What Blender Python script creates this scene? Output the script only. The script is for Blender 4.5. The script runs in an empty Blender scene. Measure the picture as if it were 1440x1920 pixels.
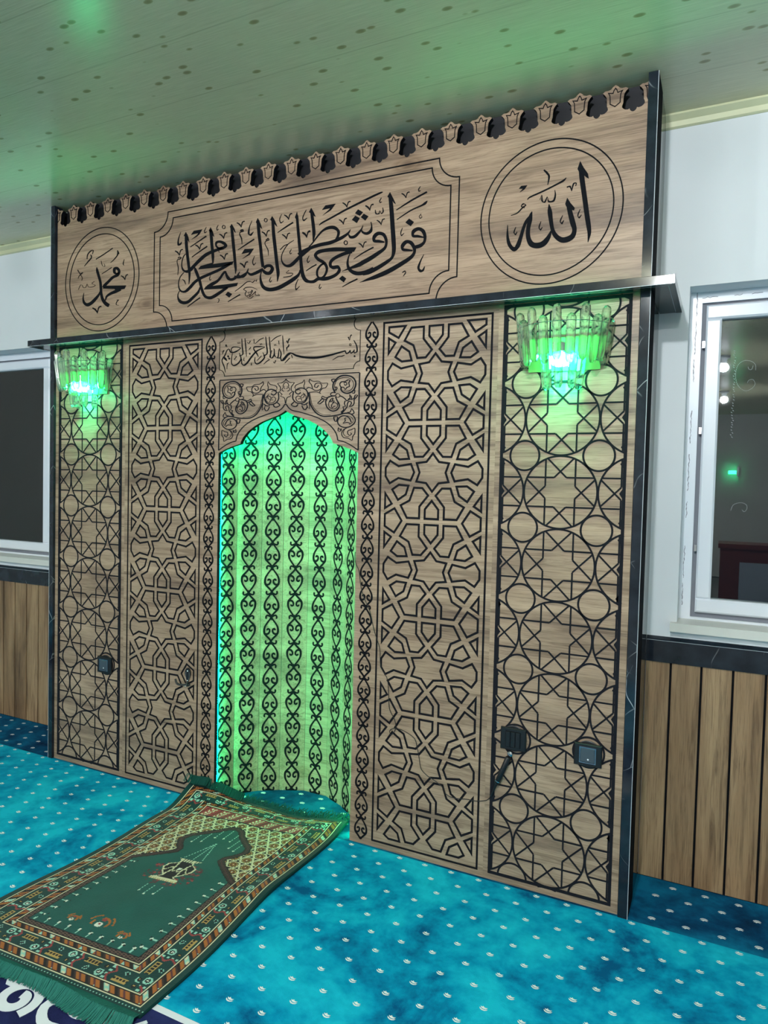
import bpy, bmesh, math, random
import numpy as np
from mathutils import Vector, Matrix
from mathutils.geometry import tessellate_polygon
random.seed(7)
sc = bpy.context.scene
col = sc.collection

# ------------------------------------------------------------------ camera, world, exposure
cam_d = bpy.data.cameras.new('camera')
cam_d.sensor_fit = 'HORIZONTAL'; cam_d.sensor_width = 36.0; cam_d.lens = 1305.9 / 1440 * 36.0
cam_d.clip_start = 0.02
cam = bpy.data.objects.new('camera', cam_d); col.objects.link(cam)
RX = Vector((0.8979069, 0.4395442, 0.0237515)); RY = Vector((0.0379361, -0.0235135, -0.9990035)); RZ = Vector((-0.4385477, 0.8979131, -0.0377876))
mw = Matrix.Identity(4)
for i in range(3):
    mw[i][0] = RX[i]; mw[i][1] = -RY[i]; mw[i][2] = -RZ[i]
mw[0][3], mw[1][3], mw[2][3] = 1.5239, -2.2394, 1.3188
cam.matrix_world = mw
sc.camera = cam
w = bpy.data.worlds.new('night'); sc.world = w; w.use_nodes = True
w.node_tree.nodes['Background'].inputs[0].default_value = (0.010, 0.014, 0.022, 1)
w.node_tree.nodes['Background'].inputs[1].default_value = 0.6
sc.view_settings.view_transform = 'Standard'; sc.view_settings.look = 'None'
sc.view_settings.exposure = 0.0; sc.view_settings.gamma = 1.0; sc.view_settings.use_curve_mapping = False
sc.cycles.max_bounces = 10; sc.cycles.transparent_max_bounces = 40; sc.cycles.transmission_bounces = 12
sc.cycles.use_denoising = True; sc.cycles.sample_clamp_indirect = 6.0; sc.cycles.blur_glossy = 0.5
LAMP = 1650.0            # ceiling lamps, emission strength of their diffusers
SCONCE = 270.0         # emission strength of the green bulbs in the wall sconces
LED = 120.0             # green strips round the niche opening

# ------------------------------------------------------------------ materials
def lin(c):
    r = []
    for v in c:
        v /= 255.0
        r.append(v / 12.92 if v <= 0.04045 else ((v + 0.055) / 1.055) ** 2.4)
    return (r[0], r[1], r[2], 1.0)
class N:
    def __init__(s, name):
        s.m = bpy.data.materials.new(name); s.m.use_nodes = True
        s.t = s.m.node_tree; s.b = s.t.nodes['Principled BSDF']
    def add(s, kind, **kw):
        n = s.t.nodes.new(kind)
        for k, v in kw.items():
            if k.startswith('i_'):
                key = k[2:]; n.inputs[int(key) if key.isdigit() else key.replace('_', ' ')].default_value = v
            else: setattr(n, k, v)
        return n
    def link(s, a, b): s.t.links.new(a, b)
    def ramp(s, src, stops):
        r = s.add('ShaderNodeValToRGB'); e = r.color_ramp.elements
        while len(e) > 1: e.remove(e[-1])
        e[0].position, e[0].color = stops[0]
        for p, c in stops[1:]:
            k = e.new(p); k.color = c
        s.link(src, r.inputs[0]); return r
    def coord(s, scale=(1, 1, 1), loc=(0, 0, 0)):
        t = s.add('ShaderNodeTexCoord'); m = s.add('ShaderNodeMapping')
        m.inputs['Scale'].default_value = scale; m.inputs['Location'].default_value = loc
        s.link(t.outputs['Object'], m.inputs[0]); return m.outputs[0]
    def noise(s, vec, scale, detail=4, rough=0.55, dist=0.0):
        n = s.add('ShaderNodeTexNoise'); n.inputs['Scale'].default_value = scale; n.inputs['Detail'].default_value = detail
        n.inputs['Roughness'].default_value = rough; n.inputs['Distortion'].default_value = dist
        s.link(vec, n.inputs['Vector']); return n.outputs['Fac']
    def mix(s, a, b, fac, blend='MIX'):
        m = s.add('ShaderNodeMix', data_type='RGBA', blend_type=blend)
        for v, k in ((fac, 0), (a, 6), (b, 7)):
            if hasattr(v, 'is_output'): s.link(v, m.inputs[k])
            else: m.inputs[k].default_value = v
        return m.outputs[2]
    def base(s, c, rough=0.5, spec=0.5):
        if hasattr(c, 'is_output'): s.link(c, s.b.inputs['Base Color'])
        else: s.b.inputs['Base Color'].default_value = c
        s.b.inputs['Roughness'].default_value = rough; s.b.inputs['Specular IOR Level'].default_value = spec
        return s.m
    def bump(s, src, strength, dist=0.001):
        b = s.add('ShaderNodeBump'); b.inputs['Strength'].default_value = strength; b.inputs['Distance'].default_value = dist
        s.link(src, b.inputs['Height']); s.link(b.outputs[0], s.b.inputs['Normal'])
def plain(name, c, rough=0.5, spec=0.5, metal=0.0):
    n = N(name); n.base(lin(c), rough, spec); n.b.inputs['Metallic'].default_value = metal; return n.m
def wood(name, dark, mid, light, axis, rough=0.42, loc=(0, 0, 0)):
    n = N(name)
    st = [9.0, 9.0, 9.0]; st[axis] = 0.9
    fi = [230.0, 230.0, 230.0]; fi[axis] = 7.0
    fl = [42.0, 42.0, 42.0]; fl[axis] = 2.6
    big = n.noise(n.coord(st, loc), 1.0, 5, 0.6, 0.6)
    fine = n.noise(n.coord(fi, loc), 1.0, 3, 0.7)
    flow = n.noise(n.coord(fl, loc), 1.0, 4, 0.65, 1.2)
    c = n.ramp(big, [(0.30, lin(dark)), (0.47, lin(mid)), (0.66, lin(light))]).outputs[0]
    f1 = n.ramp(flow, [(0.34, (0.50, 0.46, 0.43, 1)), (0.50, (1, 1, 1, 1)), (0.62, (1.0, 0.98, 0.95, 1)), (0.78, (0.86, 0.82, 0.78, 1))]).outputs[0]
    c = n.mix(c, f1, 0.75, 'MULTIPLY')
    f2 = n.ramp(fine, [(0.32, (0.44, 0.41, 0.38, 1)), (0.52, (1, 1, 1, 1))]).outputs[0]
    c = n.mix(c, f2, 0.70, 'MULTIPLY')
    ks = [4.2, 4.2, 4.2]; ks[axis] = 2.0
    v = n.add('ShaderNodeTexVoronoi'); n.link(n.coord(ks, (loc[0] + 3.1, loc[1], loc[2] + 1.7)), v.inputs['Vector']); v.inputs['Scale'].default_value = 1.0
    kn = n.ramp(v.outputs['Distance'], [(0.03, (0.42, 0.36, 0.33, 1)), (0.075, (0.80, 0.76, 0.72, 1)), (0.09, (0.66, 0.6, 0.56, 1)), (0.14, (1, 1, 1, 1))]).outputs[0]
    c = n.mix(c, kn, 0.85, 'MULTIPLY')
    n.base(c, rough, 0.4); n.bump(fine, 0.25, 0.0006)
    return n.m
WOOD = wood('wood_laminate', (124, 104, 88), (160, 138, 115), (182, 159, 134), 0)
WOODH = wood('wood_laminate_header', (116, 96, 82), (156, 131, 109), (176, 150, 126), 0, loc=(5.2, 0, 2.3))
WOODV = wood('wood_wainscot', (92, 72, 53), (142, 114, 84), (170, 142, 108), 2, loc=(1.2, 0, 0.3))
WOODS = wood('wood_side', (92, 82, 66), (116, 104, 84), (130, 118, 98), 2)
GROOVE = plain('carved_black_core', (22, 24, 31), 0.8, 0.15)
INK = plain('black_inlay', (13, 15, 20), 0.8, 0.12)
BLACK = plain('black_plastic', (17, 19, 24), 0.38, 0.5)
MATBLACK = plain('black_edge_band', (16, 18, 23), 0.85, 0.05)
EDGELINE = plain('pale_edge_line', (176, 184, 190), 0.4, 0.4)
BACKING = plain('charcoal_backing', (40, 40, 44), 0.7, 0.3)
def marble(name, rough=0.085):
    n = N(name)
    v = n.add('ShaderNodeTexVoronoi', feature='DISTANCE_TO_EDGE'); v.inputs['Scale'].default_value = 4.6
    co = n.coord((1, 1, 1.0))
    d = n.add('ShaderNodeTexNoise'); d.inputs['Scale'].default_value = 3.0; n.link(co, d.inputs['Vector'])
    add = n.add('ShaderNodeVectorMath', operation='MULTIPLY_ADD'); n.link(d.outputs['Color'], add.inputs[0]); add.inputs[1].default_value = (0.35, 0.35, 0.35); n.link(co, add.inputs[2])
    n.link(add.outputs[0], v.inputs['Vector'])
    vein = n.ramp(v.outputs['Distance'], [(0.0, (1, 1, 1, 1)), (0.004, (0.3, 0.3, 0.3, 1)), (0.008, (0, 0, 0, 1))]).outputs[0]
    mask = n.ramp(n.noise(co, 5.0, 3), [(0.50, (0, 0, 0, 1)), (0.62, (1, 1, 1, 1))]).outputs[0]
    f = n.mix(vein, mask, 1.0, 'MULTIPLY')
    cloud = n.ramp(n.noise(co, 14.0, 4), [(0.3, lin((20, 25, 33))), (0.75, lin((40, 48, 58)))]).outputs[0]
    n.base(n.mix(cloud, lin((190, 196, 200)), f), rough, 0.4)
    return n.m
MARBLE = marble('black_marble_laminate')
GLOSSBLACK = plain('gloss_black_laminate', (24, 28, 32), 0.12, 0.6)
def paint(name, c, rough=0.6, amp=0.06):
    n = N(name); f = n.noise(n.coord(), 2.5, 3)
    a = lin(c); b = tuple(x * (1 - amp) for x in a[:3]) + (1,)
    n.base(n.ramp(f, [(0.3, b), (0.7, a)]).outputs[0], rough, 0.3)
    n.bump(n.noise(n.coord(), 160.0, 2), 0.12, 0.0008); return n.m
WALL = paint('white_wall_paint', (222, 228, 231))
REARWALL = paint('rear_wall_paint', (196, 198, 196))
PVC = plain('white_pvc', (226, 232, 240), 0.28, 0.5)
SHADECRACK = plain('shade_crack_grey', (120, 124, 134), 0.6)  # grey for the painted shade of frame steps, and for paint cracks
SILL = paint('stone_sill', (214, 216, 208), 0.4)
COVE = plain('cream_cove', (206, 208, 170), 0.4)
def ceiling_mat():
    n = N('pvc_ceiling_panels')
    fine = n.noise(n.coord((8, 260, 1)), 1.0, 3, 0.7)
    c = n.ramp(fine, [(0.3, lin((198, 196, 162))), (0.7, lin((220, 216, 184)))]).outputs[0]
    v = n.add('ShaderNodeTexVoronoi'); v.inputs['Scale'].default_value = 1.0
    n.link(n.coord((10.0, 19.0, 0.0)), v.inputs['Vector'])
    kn = n.ramp(v.outputs['Distance'], [(0.07, lin((150, 146, 110))), (0.13, lin((180, 176, 140))), (0.18, (1, 1, 1, 1))]).outputs[0]
    c = n.mix(c, kn, 0.75, 'MULTIPLY')
    # board joints every 25 cm
    t = n.add('ShaderNodeTexCoord'); s = n.add('ShaderNodeSeparateXYZ'); n.link(t.outputs['Object'], s.inputs[0])
    m1 = n.add('ShaderNodeMath', operation='MULTIPLY'); m1.inputs[1].default_value = 4.0; n.link(s.outputs['Y'], m1.inputs[0])
    m2 = n.add('ShaderNodeMath', operation='FRACT'); n.link(m1.outputs[0], m2.inputs[0])
    j = n.ramp(m2.outputs[0], [(0.0, (0.55, 0.55, 0.52, 1)), (0.012, (0.55, 0.55, 0.52, 1)), (0.02, (1, 1, 1, 1))]).outputs[0]
    c = n.mix(c, j, 0.40, 'MULTIPLY')
    n.base(c, 0.22, 0.55); return n.m
CEIL = ceiling_mat()
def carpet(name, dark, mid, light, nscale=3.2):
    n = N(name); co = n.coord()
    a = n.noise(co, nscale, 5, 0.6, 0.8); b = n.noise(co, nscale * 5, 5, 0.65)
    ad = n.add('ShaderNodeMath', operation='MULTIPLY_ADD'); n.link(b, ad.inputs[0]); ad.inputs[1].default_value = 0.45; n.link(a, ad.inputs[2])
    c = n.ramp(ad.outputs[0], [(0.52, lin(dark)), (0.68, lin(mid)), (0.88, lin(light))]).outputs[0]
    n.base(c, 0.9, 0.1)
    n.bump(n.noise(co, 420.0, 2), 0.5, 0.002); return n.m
CARPET = carpet('turquoise_carpet', (0, 84, 128), (0, 144, 184), (22, 184, 212))
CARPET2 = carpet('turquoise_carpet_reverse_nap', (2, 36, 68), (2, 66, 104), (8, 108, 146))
MOTIF = plain('white_yarn', (226, 236, 236), 0.9, 0.1)
NAVY = carpet('navy_pile', (20, 24, 60), (30, 34, 78), (40, 46, 96))
WHITEPILE = plain('white_pile', (222, 226, 232), 0.9, 0.1)
def rug_mat():
    n = N('rug_pile'); a = n.add('ShaderNodeAttribute', attribute_name='knots')
    f = n.ramp(n.noise(n.coord(), 9.0, 4), [(0.3, (0.78, 0.78, 0.78, 1)), (0.65, (1, 1, 1, 1))]).outputs[0]
    n.base(n.mix(a.outputs['Color'], f, 0.8, 'MULTIPLY'), 0.9, 0.1); n.bump(n.noise(n.coord(), 380.0, 2), 0.5, 0.002)
    n.b.inputs['Sheen Weight'].default_value = 0.15; return n.m
RUG = rug_mat()
FRINGE = plain('teal_fringe_yarn', (44, 110, 100), 0.85, 0.1)
FRINGED = plain('dark_fringe_yarn', (30, 78, 74), 0.85, 0.1)
RUGEDGE = plain('rug_selvage', (18, 56, 54), 0.9, 0.1)
def emit(name, c, s):
    n = N(name); n.base((0, 0, 0, 1)); n.b.inputs['Emission Color'].default_value = c; n.b.inputs['Emission Strength'].default_value = s; return n.m
LAMPGLOW = emit('lamp_diffuser_glow', (0.93, 0.97, 1.0, 1), LAMP)
GREENBULB = emit('green_bulb_glow', (0.014, 1.0, 0.36, 1), SCONCE)
LEDGLOW = emit('green_led_glow', (0.0, 1.0, 0.36, 1), LED)
LEDTOP = emit('green_led_glow_arch', (0.0, 1.0, 0.36, 1), LED * 2.2)
def crystal():
    n = N('crystal_glass'); t = n.t; t.nodes.remove(n.b)
    out = [k for k in t.nodes if k.type == 'OUTPUT_MATERIAL'][0]
    tr = n.add('ShaderNodeBsdfTransparent'); tr.inputs[0].default_value = (0.93, 0.97, 0.92, 1)
    gl = n.add('ShaderNodeBsdfGlossy'); gl.inputs['Roughness'].default_value = 0.06
    rf = n.add('ShaderNodeBsdfRefraction'); rf.inputs['Roughness'].default_value = 0.05; rf.inputs['IOR'].default_value = 1.45
    lw = n.add('ShaderNodeLayerWeight'); lw.inputs[0].default_value = 0.42
    m1 = n.add('ShaderNodeMixShader'); m1.inputs[0].default_value = 0.60; n.link(tr.outputs[0], m1.inputs[1]); n.link(rf.outputs[0], m1.inputs[2])
    m2 = n.add('ShaderNodeMixShader'); n.link(lw.outputs['Facing'], m2.inputs[0]); n.link(m1.outputs[0], m2.inputs[1]); n.link(gl.outputs[0], m2.inputs[2])
    n.link(m2.outputs[0], out.inputs[0]); return n.m
CRYSTAL = crystal()
def pane():
    n = N('window_glass'); t = n.t; t.nodes.remove(n.b)
    out = [k for k in t.nodes if k.type == 'OUTPUT_MATERIAL'][0]
    tr = n.add('ShaderNodeBsdfTransparent'); tr.inputs[0].default_value = (0.8, 0.86, 0.86, 1)
    gl = n.add('ShaderNodeBsdfGlossy'); gl.inputs['Roughness'].default_value = 0.01
    fr = n.add('ShaderNodeFresnel'); fr.inputs[0].default_value = 1.9
    m = n.add('ShaderNodeMixShader'); n.link(fr.outputs[0], m.inputs[0]); n.link(tr.outputs[0], m.inputs[1]); n.link(gl.outputs[0], m.inputs[2])
    n.link(m.outputs[0], out.inputs[0]); return n.m
PANE = pane()
CLEARCOVER = plain('dark_clear_cover', (70, 84, 92), 0.08, 0.7)
CHROME = plain('chrome', (200, 204, 210), 0.2, 0.5, 1.0)
PLATE = plain('white_enamel_plate', (120, 150, 84), 0.4, 0.5)
GOLD = plain('gold_plate', (196, 160, 84), 0.3, 0.5, 0.9)
STONE = plain('rhinestone', (230, 234, 240), 0.1, 0.8)
DOORWOOD = plain('dark_red_wood', (96, 40, 36), 0.5, 0.4)
GREYPANEL = plain('blue_grey_board', (150, 160, 176), 0.5, 0.4)

# ------------------------------------------------------------------ mesh helpers (all in world metres)
class MB:
    def __init__(s): s.v = []; s.f = []
    def quad(s, *ps):
        k = len(s.v); s.v += [tuple(p) for p in ps]; s.f.append(tuple(range(k, k + len(ps)))); return s
    def box(s, x0, x1, y0, y1, z0, z1):
        k = len(s.v)
        s.v += [(x, y, z) for z in (z0, z1) for x, y in ((x0, y0), (x1, y0), (x1, y1), (x0, y1))]
        for f in ((3, 2, 1, 0), (4, 5, 6, 7), (0, 1, 5, 4), (1, 2, 6, 5), (2, 3, 7, 6), (3, 0, 4, 7)): s.f.append(tuple(k + i for i in f))
        return s
    def chamfer_box(s, x0, x1, y0, y1, z0, z1, b):
        # box whose front (-y) edges are bevelled
        k = len(s.v)
        s.v += [(x0, y1, z0), (x1, y1, z0), (x1, y1, z1), (x0, y1, z1), (x0, y0 + b, z0), (x1, y0 + b, z0), (x1, y0 + b, z1), (x0, y0 + b, z1),
                (x0 + b, y0, z0 + b), (x1 - b, y0, z0 + b), (x1 - b, y0, z1 - b), (x0 + b, y0, z1 - b)]
        for f in ((0, 3, 2, 1), (0, 1, 5, 4), (1, 2, 6, 5), (2, 3, 7, 6), (3, 0, 4, 7), (4, 5, 9, 8), (5, 6, 10, 9), (6, 7, 11, 10), (7, 4, 8, 11), (8, 9, 10, 11)): s.f.append(tuple(k + i for i in f))
        return s
    def tube(s, pts, r, seg=8, caps=True):
        pts = [Vector(p) for p in pts]; n = len(pts); rs = r if isinstance(r, (list, tuple)) else [r] * n
        k = len(s.v); up = None
        for i, p in enumerate(pts):
            d = (pts[min(i + 1, n - 1)] - pts[max(i - 1, 0)]).normalized()
            if up is None: up = d.orthogonal().normalized()
            up = (up - d * up.dot(d)).normalized(); side = d.cross(up)
            for j in range(seg):
                a = 2 * math.pi * j / seg
                s.v.append(tuple(p + (up * math.cos(a) + side * math.sin(a)) * rs[i]))
        for i in range(n - 1):
            for j in range(seg):
                a = k + i * seg + j; b = k + i * seg + (j + 1) % seg
                s.f.append((a, b, b + seg, a + seg))
        if caps:
            s.f.append(tuple(k + j for j in reversed(range(seg)))); s.f.append(tuple(k + (n - 1) * seg + j for j in range(seg)))
        return s
    def lathe(s, prof, c, seg=20, axis='z'):
        k = len(s.v); n = len(prof)
        for r, h in prof:
            for j in range(seg):
                a = 2 * math.pi * j / seg; x, y = r * math.cos(a), r * math.sin(a)
                s.v.append((c[0] + x, c[1] + y, c[2] + h) if axis == 'z' else (c[0] + x, c[1] - h, c[2] + y))
        for i in range(n - 1):
            for j in range(seg):
                a = k + i * seg + j; b = k + i * seg + (j + 1) % seg
                s.f.append((a, b, b + seg, a + seg))
        s.f.append(tuple(k + j for j in reversed(range(seg)))); s.f.append(tuple(k + (n - 1) * seg + j for j in range(seg)))
        return s
def onpanel(y=0.0):
    return lambda u, v, h: (u, y - h, v)
def fill(mb, loops, mp, h):
    # flat polygon(s); loops[0] outer, others are holes, (u, v) pairs; facing out of the panel
    L = [[Vector((u, v, 0)) for u, v in lp] for lp in loops]
    k = len(mb.v); flat = [q for lp in L for q in lp]
    mb.v += [mp(q.x, q.y, h) for q in flat]
    for t in tessellate_polygon(L):
        a, b, c = (flat[i] for i in t)
        cr = (b.x - a.x) * (c.y - a.y) - (b.y - a.y) * (c.x - a.x)
        if abs(cr) < 1e-12: continue
        mb.f.append(tuple(k + i for i in (t if cr > 0 else t[::-1])))
def wall_strip(mb, loop, mp, h0, h1):
    n = len(loop)
    for i in range(n):
        (a, b), (c, d) = loop[i], loop[(i + 1) % n]
        mb.quad(mp(a, b, h0), mp(c, d, h0), mp(c, d, h1), mp(a, b, h1))
def slab(mb, loop, mp, h0, h1):
    h1 += layer()
    fill(mb, [loop], mp, h1); wall_strip(mb, loop, mp, h0, h1)
def cat(P, sub=5, closed=False):
    P = [np.array(p, float) for p in P]; n = len(P); out = []
    rng = n if closed else n - 1
    for i in range(rng):
        g = lambda k: P[k % n] if closed else P[min(max(k, 0), n - 1)]
        p0, p1, p2, p3 = g(i - 1), g(i), g(i + 1), g(i + 2)
        for t in np.linspace(0, 1, sub, endpoint=False):
            out.append(0.5 * (2 * p1 + (p2 - p0) * t + (2 * p0 - 5 * p1 + 4 * p2 - p3) * t * t + (3 * p1 - p0 - 3 * p2 + p3) * t ** 3))
    if not closed: out.append(P[-1])
    return out
LAYER = [0]
def layer():
    LAYER[0] = (LAYER[0] + 1) % 17; return LAYER[0] * 0.00004
def strip(mb, LR, mp, h):
    # ribbon from matched left/right edges, with a small thickness h
    n = len(LR); h += layer()
    for i in range(n - 1):
        a, b = LR[i], LR[i + 1]
        A, B, C, D = (a[0], a[1]), (a[2], a[3]), (b[2], b[3]), (b[0], b[1])
        cr = (B[0] - A[0]) * (C[1] - A[1]) - (B[1] - A[1]) * (C[0] - A[0])
        q = [A, B, C, D] if cr > 0 else [D, C, B, A]
        mb.quad(*[mp(u, v, h) for u, v in q])
        for p, q2 in ((A, D), (B, C)): mb.quad(mp(p[0], p[1], 0), mp(q2[0], q2[1], 0), mp(q2[0], q2[1], h), mp(p[0], p[1], h))
def line(mb, pts, width, mp, h, sub=0, closed=False):
    # centre line (u, v[, width]) -> mitred ribbon
    P = [tuple(p) + ((width,) if len(p) == 2 else ()) for p in pts]
    if sub: P = [tuple(p) for p in cat(P, sub, closed)]
    n = len(P); LR = []
    for i in range(n):
        a = np.array(P[(i - 1) % n if closed else max(i - 1, 0)][:2]); b = np.array(P[i][:2]); c = np.array(P[(i + 1) % n if closed else min(i + 1, n - 1)][:2])
        d1 = b - a; d2 = c - b
        if np.linalg.norm(d1) < 1e-9: d1 = d2
        if np.linalg.norm(d2) < 1e-9: d2 = d1
        d1 = d1 / (np.linalg.norm(d1) + 1e-12); d2 = d2 / (np.linalg.norm(d2) + 1e-12)
        n1 = np.array((-d1[1], d1[0])); n2 = np.array((-d2[1], d2[0])); m = n1 + n2; L = np.linalg.norm(m)
        m = m / L if L > 1e-6 else n1
        k = 1.0 / max(0.45, float(m @ n1)); o = m * k * P[i][2] / 2
        LR.append((*(b + o), *(b - o)))
    if closed: LR.append(LR[0])
    strip(mb, LR, mp, h)
def offset(poly, d):
    # mitred offset of a simple polygon (positive = outwards)
    P = np.array(poly, float); n = len(P)
    ar = 0.5 * sum(P[i][0] * P[(i + 1) % n][1] - P[(i + 1) % n][0] * P[i][1] for i in range(n))
    if ar < 0: P = P[::-1]
    out = []
    for i in range(n):
        d1 = P[i] - P[i - 1]; d2 = P[(i + 1) % n] - P[i]; d1 /= np.linalg.norm(d1); d2 /= np.linalg.norm(d2)
        n1 = np.array((d1[1], -d1[0])); n2 = np.array((d2[1], -d2[0])); m = (n1 + n2); m /= np.linalg.norm(m)
        out.append(tuple(P[i] + m * d / max(0.35, float(m @ n1))))
    return out
def clip_half(poly, axis, val, keep_above):
    out = []; n = len(poly)
    ins = lambda p: (p[axis] >= val) if keep_above else (p[axis] <= val)
    for i in range(n):
        a, b = poly[i], poly[(i + 1) % n]
        if ins(a): out.append(a)
        if ins(a) != ins(b):
            t = (val - a[axis]) / (b[axis] - a[axis]); out.append((a[0] + t * (b[0] - a[0]), a[1] + t * (b[1] - a[1])))
    return out
def link(name, mb, mat, parent=None, origin=None, smooth=False):
    if origin is None:
        if parent is not None: origin = parent['_o']
        else:
            A = np.array(mb.v); lo, hi = A.min(0), A.max(0); origin = (float((lo[0] + hi[0]) / 2), float((lo[1] + hi[1]) / 2), float(lo[2]))
    me = bpy.data.meshes.new(name)
    ox, oy, oz = origin
    me.from_pydata([(x - ox, y - oy, z - oz) for x, y, z in mb.v], [], mb.f); me.validate(); me.update()
    if smooth: me.polygons.foreach_set('use_smooth', [True] * len(me.polygons))
    o = bpy.data.objects.new(name, me); col.objects.link(o)
    for m in (mat if isinstance(mat, (list, tuple)) else [mat]): me.materials.append(m)
    o['_o'] = origin
    if parent is not None:
        o.parent = parent; po = parent['_o']; o.location = (ox - po[0], oy - po[1], oz - po[2])
    else: o.location = origin
    return o
def thing(name, label, cat_, loc, group=None):
    o = bpy.data.objects.new(name, None); col.objects.link(o); o.location = loc; o['_o'] = tuple(loc); o.empty_display_size = 0.05
    o['label'] = label; o['category'] = cat_
    if group: o['group'] = group
    return o
def tag(o, label, cat_, group=None, kind=None):
    o['label'] = label; o['category'] = cat_
    if group: o['group'] = group
    if kind: o['kind'] = kind
    return o
def struct(name, mb, mat, label=None, cat_=None, parent=None):
    o = link(name, mb, mat, parent)
    if parent is None:
        o['kind'] = 'structure'
        if label: o['label'] = label; o['category'] = cat_
    return o

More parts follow.
